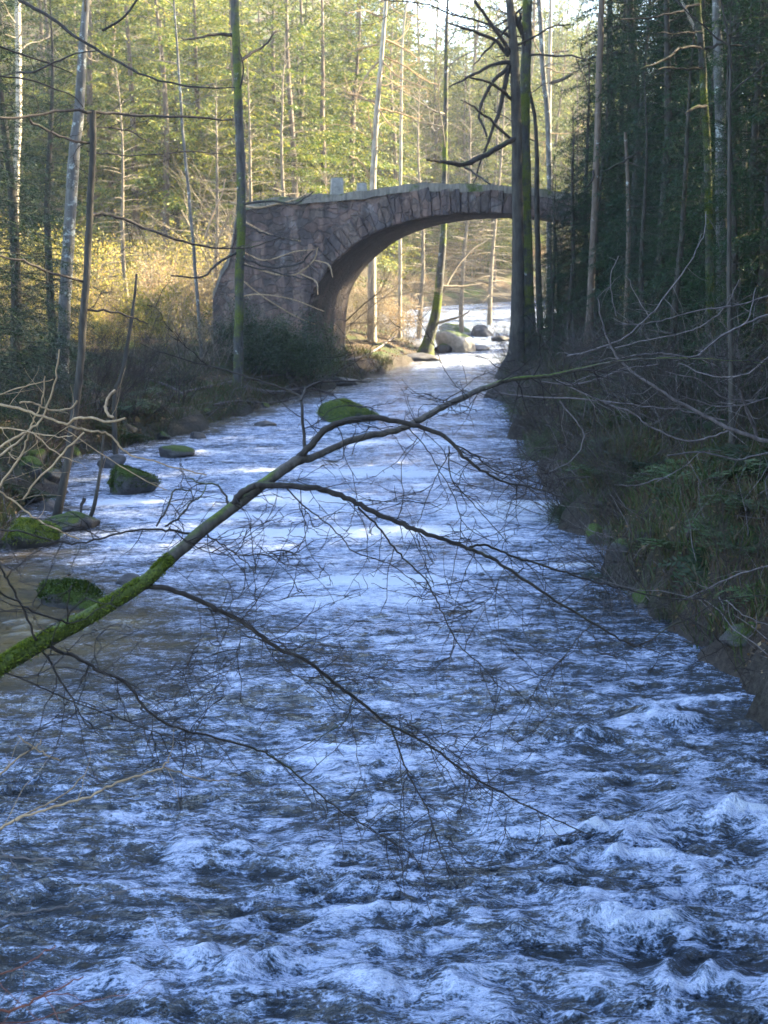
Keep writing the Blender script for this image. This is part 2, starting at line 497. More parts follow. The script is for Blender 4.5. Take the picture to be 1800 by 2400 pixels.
rows = []
y = 4.8
while y < 125:
    rows.append(y); y += max(0.012, (y * y) / (4 * 1500))
rows = np.array(rows); cols = np.linspace(0, 1, 420)
A = xl(rows) - 1.3; B = xr(rows) + 1.3
X = A[:, None] + (B - A)[:, None] * cols[None]; Y = np.repeat(rows[:, None], len(cols), 1)
near = sstep(17, 7, Y); rgt = sstep(-2.5, 2.0, X)
chop = 0.35 + 0.65 * near * (0.45 + 0.55 * rgt)
wx, wy = X + 0.5 * fbm(X * 0.7, Y * 0.7, 2), Y + 0.5 * fbm(X * 0.6 + 40, Y * 0.6, 2)
n1 = 1 - 2 * np.abs(perlin(wx * 0.75 + 3, wy * 1.25))
n2 = 1 - 2 * np.abs(perlin(wx * 1.7 + 13, wy * 2.9 + 5))
n3 = fbm(wx * 4.0, wy * 7.0, 3)
sw = fbm(X * 0.35, Y * 0.5 + 9, 2)
n5 = 1 - 2 * np.abs(perlin(wx * 3.9 + 3, wy * 5.5 + 15))
Z = zw(Y) + chop * (0.075 * n1 + 0.055 * n2 + 0.030 * n3 + 0.05 * sw + 0.026 * n5 * (0.5 + n2)) * (0.65 + 0.55 * fbm(X * .6, Y * .7 + 50, 2) + 0.25 * near)
crest = sstep(0.62, 0.98, n1) * 0.55 + sstep(0.7, 1.0, n2) * 0.25
foam = 0.20 * crest * (0.5 + near) + 0.10 * sstep(0.0, 0.5, fbm(X * 0.5 + 7, Y * 0.9, 3))
mid = sstep(15, 19, Y) * sstep(70, 35, Y)
foam += 0.16 * mid * sstep(-0.1, 0.5, fbm(X * 0.8, Y * 1.3 + 31, 4)) + 0.14 * mid
for (u, v, ru, rl, s, hh) in FOAM:
    c = water_hit(u, v)
    ex = (X - c[0]) / (ru * 1.55); ey = (Y - c[1]) / rl
    wob = 0.5 * fbm(X * 2.3 / max(ru, .25) * .4, Y * 2.3 / max(rl, .2) * .3, 3)
    g = np.exp(-(ex ** 2 + ey ** 2) * (1.0 + wob))
    foam += s * ((0.2 + 0.5 * n5) if c[1] < 13.5 else (0.9 + 0.35 * n5 + .4 * n3)) * g * (0.25 if hh > .1 else 1) + (.7 * s + 0.06 * (hh > .08)) * np.exp(-(ex ** 2 * 1.2 + ((ey + 0.15) * 3.2 + 0.5 * n3 + .4 * n2) ** 2))
    # standing waves: steep on the downstream (camera) side
    Z += 0.5 * hh * (0.85 + 0.22 * n5 + 0.45 * n3 + .3 * n2) * np.exp(-(ex ** 2 + np.where(ey > 0, ey * 0.7, ey * 1.6) ** 2) * (1 + wob))
shal = sstep(1.6, 0.2, X - xl(Y)) * sstep(30, 12, Y) + 0.85 * np.exp(-((X + 3.6) / 1.5) ** 2 - ((Y - 14.6) / 2.6) ** 2)
shal += 0.7 * sstep(1.2, 0, X - xl(Y)) * sstep(25, 30, Y)
foam = foam * (1 - 0.7 * np.clip(shal, 0, 1)) - 0.12 * np.clip(shal, 0, 1)
foam -= 0.055 * near + 0.12 * near * sstep(-0.3, -2.2, X) + 0.13 * sstep(1.5, 0.1, B[:, None] - 1.3 - X) * sstep(40, 25, Y)
ed = sstep(0.0, 1.3, np.minimum(X - A[:, None], B[:, None] - X))
Z = zw(Y) + (Z - zw(Y)) * (0.25 + 0.75 * ed)
mb = MB(); mb.grid(np.stack([X, Y, Z], -1))
water = tag(mb.build('water', MAT['water']), kind='structure')
for nm, arr in (('foam', foam), ('shallow', np.clip(shal, 0, 1))):
    a = water.data.attributes.new(nm, 'FLOAT', 'POINT'); a.data.foreach_set('value', arr.astype(np.float32).ravel())

# ------------------------------------------------------------------ generators for plants
def nrm(v):
    v = np.asarray(v, float); return v / (np.linalg.norm(v) + 1e-9)


def wander(p, d, ln, n, jit, grav=0.0):
    """a crooked path of n+1 points."""
    P = [np.asarray(p, float)]; d = nrm(d)
    J = rng.normal(0, jit, (n, 3))
    for i in range(n):
        d = nrm(d + J[i] + np.array([0, 0, grav]))
        P.append(P[-1] + d * ln / n)
    return np.array(P)


def smooth_path(P, R, m=4):
    P = np.asarray(P, float); R = np.asarray(R, float); n = len(P)
    t = np.arange(n); tt = np.linspace(0, n - 1, (n - 1) * m + 1)
    Pe = np.vstack([2 * P[0] - P[1], P, 2 * P[-1] - P[-2]])
    out = []
    for q in tt:
        i = min(int(q), n - 2); f = q - i
        a, b, c, d = Pe[i], Pe[i + 1], Pe[i + 2], Pe[i + 3]
        out.append(0.5 * ((2 * b) + (c - a) * f + (2 * a - 5 * b + 4 * c - d) * f * f + (3 * b - 3 * c + d - a) * f ** 3))
    return np.array(out), np.interp(tt, t, R)


def twigs_along(mb, P, spacing, lmin, lmax, r, sub=True, t0=0.08, flat=0.45):
    """knobbly side twigs with short spurs along a path."""
    seg = np.linalg.norm(np.diff(P, axis=0), axis=1); cum = np.concatenate([[0], np.cumsum(seg)]); T = cum[-1]
    s = t0 * T; ph0 = rng.uniform(0, 6.28)
    while s < T:
        i = min(np.searchsorted(cum, s, 'right') - 1, len(seg) - 1)
        p = P[i] + (P[i + 1] - P[i]) * (s - cum[i]) / (seg[i] + 1e-9)
        t = nrm(P[i + 1] - P[i])
        q = rng.normal(0, 1, 3); q[2] *= flat; q = nrm(q - t * np.dot(q, t))
        ln = rng.uniform(lmin, lmax) * (1.1 - 0.5 * s / T)
        d = nrm(t * rng.uniform(0.2, 1.0) + q * 0.9)
        k = max(3, int(ln / 0.05))
        W = wander(p, d, ln, k, 0.22, -0.01)
        mb.tube(W, np.linspace(r, r * 0.45, k + 1), 3)
        if sub:
            for j in range(1, k + 1):
                if rng.random() < 0.75:
                    dd = nrm(rng.normal(0, 1, 3) * np.array([1, 1, flat]) + (W[j] - W[j - 1]) * 10)
                    l2 = rng.uniform(0.02, 0.16) if rng.random() < 0.4 else rng.uniform(0.015, 0.05)
                    k2 = 3 if l2 > 0.05 else 1
                    W2 = wander(W[j], dd, l2, k2, 0.3)
                    mb.tube(W2, np.linspace(r * 0.75, r * 0.5, k2 + 1), 3)
        s += spacing * rng.uniform(0.4, 1.6) * math.exp(0.9 * math.sin(s * 4.2 + ph0))


def conifer_meshes(H, base, rmax, dens=1.0, droop=0.35, r0=0.2, needle=True, seed=1, leaf=0.13, dead=0.0, step=1.0, asp=0.42, flat=1.0):
    """trunk MB (with bare boughs) and needle MB, standing at the origin."""
    g = np.random.default_rng(seed)
    tr, nd = MB(), MB()
    n = 14; zz = np.linspace(-0.3, H, n)
    P = np.stack([0.12 * np.sin(zz * 0.5 + seed) + 0.02 * g.normal(size=n), 0.12 * np.cos(zz * 0.4 + seed), zz], 1)
    R = r0 * (1 - np.clip(zz, 0, H) / H) ** 0.8 + 0.012; R[0] *= 1.5; R[1] *= 1.05
    tr.tube(P, R, 9)
    z = max(0.8, base * (0.35 if dead else 0.8)); az = 0
    while z < H - 0.15:
        fz = (z - base) / (H - base)
        for k in range(g.integers(3, 6)):
            az += 2.4 + g.normal() * 0.3
            zb = z + g.uniform(-0.2, 0.2)
            c = np.array([np.interp(zb, zz, P[:, 0]), np.interp(zb, zz, P[:, 1]), zb])
            isdead = fz < 0 or g.random() < dead
            Lb = (rmax * (1 - np.clip(fz, 0, 1)) ** 0.75 * g.uniform(0.65, 1.15) + 0.15) if fz >= 0 else rmax * g.uniform(0.2, 0.6)
            up = np.interp(fz, [-1, 0, 0.5, 1], [0.05, 0.05, 0.25, 0.9]); dr = droop * (1 if fz < 0.6 else 0.5) * g.uniform(0.6, 1.3)
            s = np.linspace(0, 1, 7)
            hd = np.array([math.cos(az), math.sin(az), 0]); sd = np.array([-hd[1], hd[0], 0])
            B = c + hd * (s * Lb)[:, None] + np.array([0, 0, 1]) * (Lb * (up * s - dr * s ** 2 + 0.12 * dr * s ** 5))[:, None] + sd * (Lb * 0.06 * g.normal() * s ** 2)[:, None]
            tr.tube(B, np.linspace(0.012 + 0.006 * Lb, 0.004, 7), 3)
            if isdead or not needle:
                for q in range(int(3 + Lb * 3)):
                    f = g.uniform(0.2, 1); b0 = B[0] + 0; i = int(f * 5.99)
                    b0 = B[i] + (B[i + 1] - B[i]) * (f * 6 - i if f * 6 - i <= 1 else 1)
                    e = b0 + (hd * g.uniform(0.2, .7) + sd * g.choice([-1, 1]) * g.uniform(.4, 1) + np.array([0, 0, g.uniform(-.5, .2)])) * Lb * g.uniform(0.12, .35)
                    m_ = (b0 + e) / 2 + g.normal(0, .04, 3)
                    tr.tube([b0, m_, e], [0.007, 0.005, 0.003], 3)
                continue
            ns = max(3, int(Lb / 0.16 * dens))
            ff = np.repeat(np.linspace(0.12, 1, ns), 2) + g.normal(0, 0.02, ns * 2)
            sg = np.tile([1, -1], ns)
            bi = np.clip(ff * 6, 0, 5.99); ii = bi.astype(int); fr = (bi - ii)[:, None]
            b0 = B[ii] * (1 - fr) + B[ii + 1] * fr
            tl = Lb * (0.42 * (1 - 0.75 * ff) + 0.05) * g.uniform(0.6, 1.2, ns * 2)
            td = hd * 0.65 + sd * sg[:, None] * 0.8 + np.array([0, 0, -0.18]) + g.normal(0, 0.16, (ns * 2, 3))
            nn = max(3, int(0.3 * Lb / (leaf * 0.75)) + 1)
            tt = np.linspace(0.08, 1, nn)
            C = b0[:, None] + td[:, None] * (tl[:, None] * tt[None])[..., None] + np.array([0, 0, -0.25]) * ((tl[:, None]) * tt[None] ** 2)[..., None]
            C = C.reshape(-1, 3) + g.normal(0, 0.025, (ns * 2 * nn, 3)) * np.array([1, 1, flat])
            T = np.repeat(td, nn, 0) + g.normal(0, 0.45, (len(C), 3))
            Nn = np.array([0, 0, 1.0]) + g.normal(0, 0.5, (len(C), 3))
            nd.leaves(C, T, Nn, leaf * g.uniform(0.7, 1.5, len(C)), leaf * asp * g.uniform(0.6, 1.3, len(C)))
        z += step * g.uniform(0.28, 0.5) / (0.75 + 0.25 * dens)
    return tr, nd


def grow(mb, p, d, ln, r, depth, jit=0.16, grav=0.02, kids=(3, 6), spread=0.9, k=5, tips=None, g=rng):
    n = max(3, int(4 + depth))
    P = wander(p, d, ln, n, jit, grav)
    mb.tube(P, np.linspace(r, r * 0.45, n + 1), k)
    if depth == 0:
        if tips is not None:
            tips.extend(P[1:])
        return
    for _ in range(rng.integers(*kids)):
        f = rng.uniform(0.25, 1.0); i = min(int(f * n), n - 1)
        b = P[i] + (P[i + 1] - P[i]) * (f * n - i)
        t = nrm(P[i + 1] - P[i])
        grow(mb, b, nrm(t + rng.normal(0, spread * 0.6, 3)), ln * rng.uniform(0.35, 0.65), max(r * 0.5 * (1 - 0.3 * f), 0.003), depth - 1, jit, grav, kids, spread, max(3, k - 1), tips)


def leaf_cloud(mb, tips, n, size, spread=0.12):
    tips = np.array(tips); idx = rng.integers(0, len(tips), n)
    C = tips[idx] + rng.normal(0, spread, (n, 3))
    mb.leaves(C, rng.normal(0, 1, (n, 3)), rng.normal(0, 1, (n, 3)), size * rng.uniform(0.7, 1.4, n), size * 0.6 * rng.uniform(0.7, 1.3, n))


# ------------------------------------------------------------------ bridge
BY, BYAW, BW = 42.0, math.radians(11.5), 5.0
b0 = at(725, 880, BY)
U_ = np.array([math.cos(BYAW), -math.sin(BYAW), 0]); T_ = np.array([math.sin(BYAW), math.cos(BYAW), 0])


def on_face(u, v):
    d = ray(u, v); t = np.dot(b0 - CAM, T_) / np.dot(d, T_)
    p = CAM + d * t
    return np.dot(p - b0, U_), p[2]


intr = [(719, 905), (720, 860), (721, 800), (724, 740), (733, 690), (752, 655), (776, 622), (821, 581), (866, 551), (934, 524), (1002, 509), (1070, 501), (1125, 499)]
intr = [on_face(*p) for p in intr]
sc_ = intr[-1][0]
left = np.array(intr)
for i in range(1, len(left)):
    left[i, 0] = max(left[i, 0], left[i - 1, 0] + 0.012)
right = left[::-1].copy(); right[:, 0] = 2 * sc_ - right[:, 0]
IN = np.vstack([left, right[1:]])
IN, _ = smooth_path(np.column_stack([IN, np.zeros(len(IN))]), np.zeros(len(IN)), 5); IN = IN[:, :2]
IN[:, 0] = np.maximum.accumulate(IN[:, 0] + np.arange(len(IN)) * 1e-5)
top = np.array([on_face(*p) for p in [(500, 690), (522, 632), (540, 605), (557, 488), (590, 478), (650, 468), (735, 463), (780, 459), (850, 453), (900, 446), (950, 437), (1000, 434), (1060, 436), (1125, 437), (1200, 441), (1300, 452), (1450, 478), (1650, 520), (1800, 560)]])


def topz(s): return np.interp(s, top[:, 0], top[:, 1]) + 0.03 * perlin(np.asarray(s) * 1.3, 0.5) + 0.02 * perlin(np.asarray(s) * 4, 3.5)


def bpos(s, w, z): return np.stack(np.broadcast_arrays(b0[0] + s * U_[0] + w * T_[0], b0[1] + s * U_[1] + w * T_[1], z), -1)


bridge = thing('stone_bridge', 'old humped stone bridge with one round arch spanning the river', 'bridge', (0, 0, 0))
mb = MB()
sl = np.linspace(top[0, 0], IN[0, 0] - 0.01, 60); sr = np.linspace(IN[-1, 0] + 0.01, top[-1, 0], 60)
S = np.concatenate([sl, IN[:, 0], sr]); ZB = np.concatenate([np.full(60, -0.6), IN[:, 1], np.full(60, -0.6)]); ZT = topz(S)
ZB = np.minimum(ZB, ZT - 0.3)
hh = np.linspace(0, 1, 40)
for w, sg in ((0.0, -1), (BW, 1)):
    Zg = ZB[:, None] + (ZT - ZB)[:, None] * hh[None]; Sg = np.repeat(S[:, None], 40, 1)
    dis = 0.05 * fbm(Sg * 1.4 + w, Zg * 1.7, 4)
    batter = 0.035 * np.clip(4.5 - Zg, 0, 5) * (Sg < IN[0, 0])
    G = bpos(Sg, w + sg * (dis + batter), Zg)
    mb.grid(G if sg > 0 else G[:, ::-1])
ww = np.linspace(0, BW, 14)
Sg = np.repeat(IN[:, 0][:, None], 14, 1); Zg = np.repeat(IN[:, 1][:, None], 14, 1); Wg = np.repeat(ww[None], len(IN), 0)
dz = 0.04 * fbm(Sg * 2 + Zg, Wg * 2, 3)
mb.build('arch_wall', MAT['bridge'], bridge)
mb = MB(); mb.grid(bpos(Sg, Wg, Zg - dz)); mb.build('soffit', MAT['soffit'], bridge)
# voussoirs standing slightly proud of the face
mb = MB()
seg = np.linalg.norm(np.diff(IN, axis=0), axis=1); cum = np.concatenate([[0], np.cumsum(seg)])
s = 2.2
while s < cum[-1] - 2.2:
    wd = rng.uniform(0.20, 0.36); e = s + wd
    pa = np.array([np.interp(s + .012, cum, IN[:, k]) for k in (0, 1)]); pb = np.array([np.interp(e - .012, cum, IN[:, k]) for k in (0, 1)])
    t = (pb - pa) / np.linalg.norm(pb - pa); n = np.array([-t[1], t[0]])
    m_ = (pa + pb) / 2
    th = rng.uniform(0.62, 0.95)
    th = min(th, (topz(m_[0]) - m_[1]) / max(n[1], 0.3) * 0.92)
    pr = -rng.uniform(0.035, 0.085)
    c = [pa, pb, pb + n * th * 1.0 + t * 0.02 + rng.normal(0, .015, 2), pa + n * th - t * 0.02 + rng.normal(0, .015, 2)]
    cen = sum(c) / 4
    o_ = [bpos(np.array(q[0]), 0.25, np.array(q[1])) for q in c]
    i1 = [bpos(np.array(q[0]), pr + 0.03 + rng.normal(0, .008), np.array(q[1])) for q in c]
    i2 = [bpos(np.array((cen + (q - cen) * 0.9)[0]), pr + rng.normal(0, .012), np.array((cen + (q - cen) * 0.9)[1])) for q in c]
    Q = [[i2[0], i2[1], i2[2], i2[3]]]
    for k in range(4):
        k2 = (k + 1) % 4
        Q += [[i1[k], i1[k2], i2[k2], i2[k]], [o_[k], o_[k2], i1[k2], i1[k]]]
    mb.quads(np.array(Q))
    s = e
mb.build('arch_ring', MAT['ring'], bridge, smooth=False)
# roadway / coping on top
mb = MB()
SS = np.linspace(top[0, 0], top[-1, 0], 160); ww = np.linspace(-0.07, BW + 0.07, 16)
Sg = np.repeat(SS[:, None], 16, 1); Wg = np.repeat(ww[None], 160, 0)
hump = 0.05 * fbm(Sg * 1.6, Wg * 2, 3) + np.where((Wg < 0.4) | (Wg > BW - 0.4), 0.04, 0)
Zt = topz(SS)[:, None] + hump + 0.02
mb.grid(bpos(Sg, Wg, Zt))
mb.grid(np.stack([bpos(SS, np.full(160, -0.07) + 0.03 * perlin(SS * 2.2, 8.5), topz(SS) - 0.16 + 0.04 * perlin(SS * 3, 2.5)), bpos(SS, np.full(160, -0.07), Zt[:, 0])], 1))
mb.build('coping', bark('bridge_turf_top', (0.10, 0.09, 0.08), (0.24, 0.21, 0.17), 0.42, scale=0.6, bumpd=0.04), bridge)


def block(mb, c, sx, sy, sz, rz=0, taper=0.85, jit=0.02):
    n = 6
    g1 = np.linspace(-1, 1, n)
    cr, sr_ = math.cos(rz), math.sin(rz)

    def tr(p):
        p = np.asarray(p, float)
        q = p / np.maximum(np.abs(p).max(-1, keepdims=True), 1e-6)
        q = q * (0.86 + 0.14 / np.maximum(np.linalg.norm(q, axis=-1, keepdims=True), 1))
        k = 1 - (1 - taper) * (q[..., 2:3] * 0.5 + 0.5)
        q = q * np.concatenate([k, k, np.ones_like(k)], -1)
        q = q * np.array([sx / 2, sy / 2, sz / 2])
        q = q + jit * np.stack([perlin(q[..., 1] * 6 + q[..., 2] * 5 + c[0], q[..., 2] * 6), perlin(q[..., 0] * 6 + 9, q[..., 2] * 5), perlin(q[..., 0] * 6, q[..., 1] * 6 + 4)], -1)
        return np.stack([q[..., 0] * cr - q[..., 1] * sr_, q[..., 0] * sr_ + q[..., 1] * cr, q[..., 2]], -1) + np.asarray(c) + np.array([0, 0, sz / 2])
    a, b = np.meshgrid(g1, g1, indexing='ij'); o = np.ones_like(a)
    for F in (np.stack([o, a, b], -1), np.stack([-o, b, a], -1), np.stack([b, o, a], -1), np.stack([a, -o, b], -1), np.stack([a, b, o], -1), np.stack([b, a, -o], -1)):
        mb.grid(tr(F))


for (u, vt, vb, wpx, lab) in ((781, 417, 462, 30, 'tall square upright guard stone on the bridge top, the left and larger of the pair'), (840, 430, 458, 24, 'short rounded pale guard stone on the bridge top beside the taller one')):
    s_, zt = on_face(u, vt)
    zb = float(topz(s_)); mb = MB()
    c = bpos(np.array(s_), 0.45, np.array(zb - 0.05))
    block(mb, c, wpx / 78.0, 0.32, zt - zb + 0.09, -BYAW + 0.35, 0.88, 0.03)
    tag(mb.build('guard_stone', MAT['rock_pale']), lab, 'stone', 'upright stones on the bridge')

# ------------------------------------------------------------------ rocks
def rock(u, v, wpx, hpx, mat, label, dep=1.0, seed=0, group=None, Yc=None, tilt=0.0, tuft=True):
    p = water_hit(u, v) if Yc is None else at(u, v, Yc)
    D = p[1] * CP + (CAMZ - p[2]) * SP
    w = wpx / FPX * D; h = hpx / FPX * D
    n, m_ = 40, 64
    g = np.random.default_rng(seed + 50)
    th = np.linspace(0.0, np.pi, n)[:, None]; ph = np.linspace(0, 2 * np.pi, m_)[None]
    P = np.stack([np.sin(th) * np.cos(ph), np.sin(th) * np.sin(ph), np.cos(th) + 0 * ph], -1)
    nn = g.normal(0, 1, (15, 3)); nn /= np.linalg.norm(nn, axis=1)[:, None]; dd = g.uniform(.62, .92, 15)
    sup = np.full(P.shape[:2], 1.12)
    for q, d in zip(nn, dd):
        t = P @ q
        lim = np.where(t > 0.05, d / np.maximum(t, 0.05), 9)
        sup = -np.log(np.exp(-14 * sup) + np.exp(-14 * np.minimum(lim, 3))) / 14
    rr = sup * (1 + 0.07 * fbm(P[..., 0] * 2.2 + seed * 3.1 + P[..., 2], P[..., 1] * 2.2 + P[..., 2] * 1.3 + seed, 4))
    P = P * rr[..., None]
    P[..., 2] += tilt * P[..., 0]
    P[:, -1] = P[:, 0]
    P = P * np.array([w / 2, w / 2 * dep, h * 0.78]) * 1.1
    mb = MB(); mb.grid(P)
    o = mb.build('river_rock', mat)
    if mat is MAT['rock_moss'] and wpx > 50 and tuft:
        V = P.reshape(-1, 3); nz = V / np.array([w * w, w * w * dep * dep, h * h * 1.2]); nz = nz / (np.linalg.norm(nz, axis=1)[:, None] + 1e-9)
        sel = np.where((nz[:, 2] > .25) & (perlin(V[:, 0] * 7 + seed, V[:, 1] * 7) > -.25))[0]
        if len(sel):
            k = rng.choice(sel, 4200); C = V[k] + rng.normal(0, .02, (4200, 3)) * np.array([1, 1, .2])
            m2 = MB(); T = nz[k] + rng.normal(0, .5, (4200, 3)); m2.leaves(C + T * .008, T, rng.normal(0, 1, (4200, 3)), rng.uniform(.025, .06, 4200), .012)
            m2.build('moss_foliage', MAT['moss_tuft'], o)
    o.location = (p[0], p[1] + w * 0.3 * dep, p[2] + h * 0.26)
    return tag(o, label, 'rock', group)


G1 = 'rocks in the river'
rock(295, 1163, 124, 62, MAT['rock_moss'], 'bright moss-covered rock ringed by white water below the leaning pole', 0.8, 1, G1, tilt=-0.1)
rock(150, 1428, 180, 66, MAT['rock_moss'], 'large mossy rock with dark base in the shallows above the mossy limb', 0.7, 2, G1, tilt=0.05)
rock(815, 992, 128, 46, MAT['rock_moss'], 'wide mossy rock in the stream behind the upright twig, below the bridge', 0.8, 3, G1)
rock(402, 1003, 42, 34, MAT['rock_moss'], 'small round mossy rock at the left bank edge, first of the two', 0.9, 4, G1)
rock(452, 996, 62, 34, MAT['rock_moss'], 'low mossy rock at the left bank, beside the smaller round one', 0.9, 5, G1)
rock(622, 1001, 44, 16, MAT['rock_dark'], 'flat dark stone breaking the water beneath the bare fork of twigs', 0.8, 6, G1)
rock(462, 1030, 46, 18, MAT['rock_dark'], 'dark wet stone just off the left bank under the mossy rocks', 0.8, 7, G1)
rock(405, 1074, 86, 24, MAT['rock_part'], 'low flat stone with green edge in shallow water above the mossy rock', 0.9, 8, G1)
rock(262, 1100, 60, 34, MAT['rock_dark'], 'dark boulder at the left bank behind the leaning pole', 0.8, 9, G1)
rock(112, 1200, 54, 32, MAT['rock_dark'], 'grey wet boulder by the foot of the leaning pole', 0.8, 10, G1)
rock(165, 1245, 120, 38, MAT['rock_part'], 'dark mossy stone ledge under the foot of the leaning pole', 0.8, 11, G1)
rock(60, 1290, 150, 60, MAT['rock_moss'], 'dark mossy bank stone below the pole foot at the picture edge', 0.9, 21, G1)
rock(300, 1372, 70, 24, MAT['rock_dark'], 'low dark stone beside the mossy part of the fallen-looking limb', 0.8, 22, G1)
rock(1072, 826, 98, 54, MAT['rock_pale'], 'big smooth grey boulder under the arch, largest of the group', 0.9, 12, G1, tilt=-0.2)
rock(1130, 790, 60, 30, MAT['rock_dark'], 'dark domed boulder in midstream beyond the arch', 0.9, 13, G1)
rock(1066, 788, 80, 28, MAT['rock_pale'], 'pale sunlit stone behind the big boulder under the arch', 0.9, 14, G1)
rock(1037, 827, 44, 22, MAT['rock_part'], 'rounded stone between the arch tree and the big boulder', 0.9, 15, G1)
rock(1120, 824, 56, 14, MAT['rock_dark'], 'low flat stone in the water in front of the big boulder', 0.8, 16, G1)
rock(1172, 802, 40, 12, MAT['rock_dark'], 'low wet stone near the twin trunks, awash in the stream', 0.8, 17, G1)
rock(990, 846, 90, 18, MAT['rock_dark'], 'flat dark slab at the foot of the tree under the arch', 0.9, 18, G1)
rock(800, 905, 95, 22, MAT['rock_dark'], 'dark wet stone at the water edge below the bridge pier', 0.8, 19, G1)

# ------------------------------------------------------------------ traced trees
def traced(name, label, pts, Yd, mat, top_z=None, k=10, group=None, cat='tree', lean=True, crown=None, base_flare=1.35, branches=(), bmat='branch', cmat='bare', trunk_label=None, root_z=None):
    """pts: (u, v, width px) from the top down to the foot of the trunk, standing at distance Yd."""
    P, R = [], []
    for (u, v, w) in pts:
        p = at(u, v, Yd); D = Yd * CP + (CAMZ - p[2]) * SP
        P.append(p); R.append(w * 0.78 / 2 / FPX * D)
    P, R = np.array(P), np.array(R)
    foot = P[-1].copy()
    gz = min(tz(foot[0], foot[1]), foot[2]) if root_z is None else root_z
    P = np.vstack([P, [foot[0] + 0.0, foot[1], min(gz, foot[2]) - 0.25]]); R = np.append(R * 1.0, R[-1] * base_flare)
    if top_z is not None:
        d = nrm(P[0] - P[1]); n = 3
        for i in range(n):
            q = P[0] + d * (top_z - P[0][2]) / n / max(d[2], .5) + np.array([rng.normal(0, .12), rng.normal(0, .12), 0])
            P = np.vstack([q, P]); R = np.insert(R, 0, R[0] * 0.72)
    P, R = smooth_path(P, R, 5)
    P[:, 0] += 0.02 * perlin(P[:, 2] * 1.7, 0.3 + pts[0][0]); R = R * (1 + 0.08 * perlin(P[:, 2] * 2.5, pts[0][0] * .1))
    root = thing(name, label, cat, (foot[0], foot[1], gz), group)
    off = np.array([foot[0], foot[1], gz])
    mb = MB(); mb.tube(P - off, R, k); mb.build('trunk', mat, root)
    for br in branches:
        bp, bd = br[0], br[1]
        tw = br[2] if len(br) > 2 else 0
        Q, S_ = [], []
        for i, (u, v, w) in enumerate(bp):
            yy = Yd + bd * i / max(1, len(bp) - 1)
            q = at(u, v, yy); Q.append(q - off); S_.append(w / 2 / FPX * yy)
        Q, S_ = smooth_path(Q, S_, 4)
        Q = Q + 0.012 * rng.normal(0, 1, Q.shape)
        mb = MB(); mb.tube(Q, S_, 6)
        if tw:
            twigs_along(mb, Q, 0.22 / tw, 0.2, 0.9, 0.007, True)
        mb.build('branch', MAT[bmat], root)
    if crown:
        mb = MB(); n, z0, ln, r, dep = crown
        top_ = P[:, 2].max()
        for i in range(n):
            z = rng.uniform(z0, top_); j = np.argmin(abs(P[:, 2] - z)); a_ = rng.uniform(0, 2 * np.pi)
            grow(mb, P[j] - off, np.array([math.cos(a_), math.sin(a_), rng.uniform(-0.1, 0.7)]), ln * rng.uniform(0.5, 1.1), r, dep, 0.2, 0.03)
        mb.build('crown', MAT[cmat], root)
    return root


GT = 'tree trunks along the river'
traced('mossy_tree', 'tall slim tree with bright moss low on its trunk in front of the bridge end', [(548, -20, 26), (553, 100, 26), (558, 220, 26), (562, 330, 27), (566, 480, 28), (562, 620, 28), (560, 760, 28), (557, 930, 34)], 36.5, MAT['trunk_moss'], 17, crown=(9, 9.5, 3.2, 0.035, 2),
       branches=[([(545, 82, 9), (500, 82, 7), (450, 92, 5), (420, 88, 3)], -1.0, .6), ([(558, 150, 9), (590, 125, 7), (620, 105, 5), (648, 70, 3)], .8, .6), ([(564, 520, 5), (600, 540, 5), (640, 552, 4), (700, 565, 3)], -0.8, .7), ([(562, 600, 6), (630, 625, 5), (700, 618, 5), (730, 590, 3)], -1.2, 1), ([(566, 620, 5), (650, 640, 4), (720, 655, 3)], -1, .8), ([(560, 225, 5), (570, 160, 4), (558, 110, 3)], -.4, .3), ([(563, 480, 6), (640, 470, 6), (690, 478, 4), (735, 450, 3)], -1.4, 1), ([(558, 590, 7), (520, 610, 6), (470, 650, 5), (400, 645, 4)], -1, .5)])
traced('leaning_pole', 'thin dark leaning pole with a broken flat top at the left water edge', [(218, 258, 20), (215, 400, 20), (208, 560, 21), (198, 720, 22), (186, 880, 23), (168, 1020, 24), (150, 1130, 25), (130, 1232, 30)], 21.0, MAT['trunk_dark'], None,
       branches=[([(218, 262, 8), (150, 258, 7), (70, 275, 7), (-20, 275, 6)], -1.2, .4), ([(218, 262, 8), (290, 268, 7), (430, 276, 6), (545, 280, 4)], 1.0, .4), ([(212, 335, 6), (165, 328, 6), (110, 305, 6), (66, 280, 6)], -1.0, .3), ([(213, 505, 9), (235, 500, 9), (290, 512, 8), (380, 550, 7), (450, 572, 6), (560, 582, 4), (650, 560, 2)], 1.5, .8), ([(196, 660, 6), (120, 640, 7), (50, 610, 6), (-20, 598, 5)], -1.5, .2), ([(192, 726, 6), (260, 730, 6), (310, 745, 5), (345, 760, 3)], .6, .4), ([(214, 300, 4), (270, 300, 4), (330, 320, 3), (360, 337, 2)], .7, .6), ([(206, 355, 4), (300, 365, 3), (440, 355, 3), (545, 362, 2)], .9, .8)])
traced('grey_tree', 'grey lichened tree trunk just behind the thin leaning pole', [(186, 250, 30), (176, 340, 34), (166, 480, 36), (156, 640, 36), (148, 820, 38), (142, 990, 44)], 31.0, MAT['trunk_grey'], 13, crown=(7, 8.5, 2.6, 0.03, 2))
traced('birch_sapling', 'very thin pale birch sapling left of the mossy tree', [(408, 20, 6), (418, 150, 7), (428, 300, 9), (441, 440, 9), (452, 560, 10), (462, 690, 10), (474, 850, 11)], 40.0, MAT['trunk_grey'], 13, crown=(6, 7.5, 1.6, 0.016, 2))
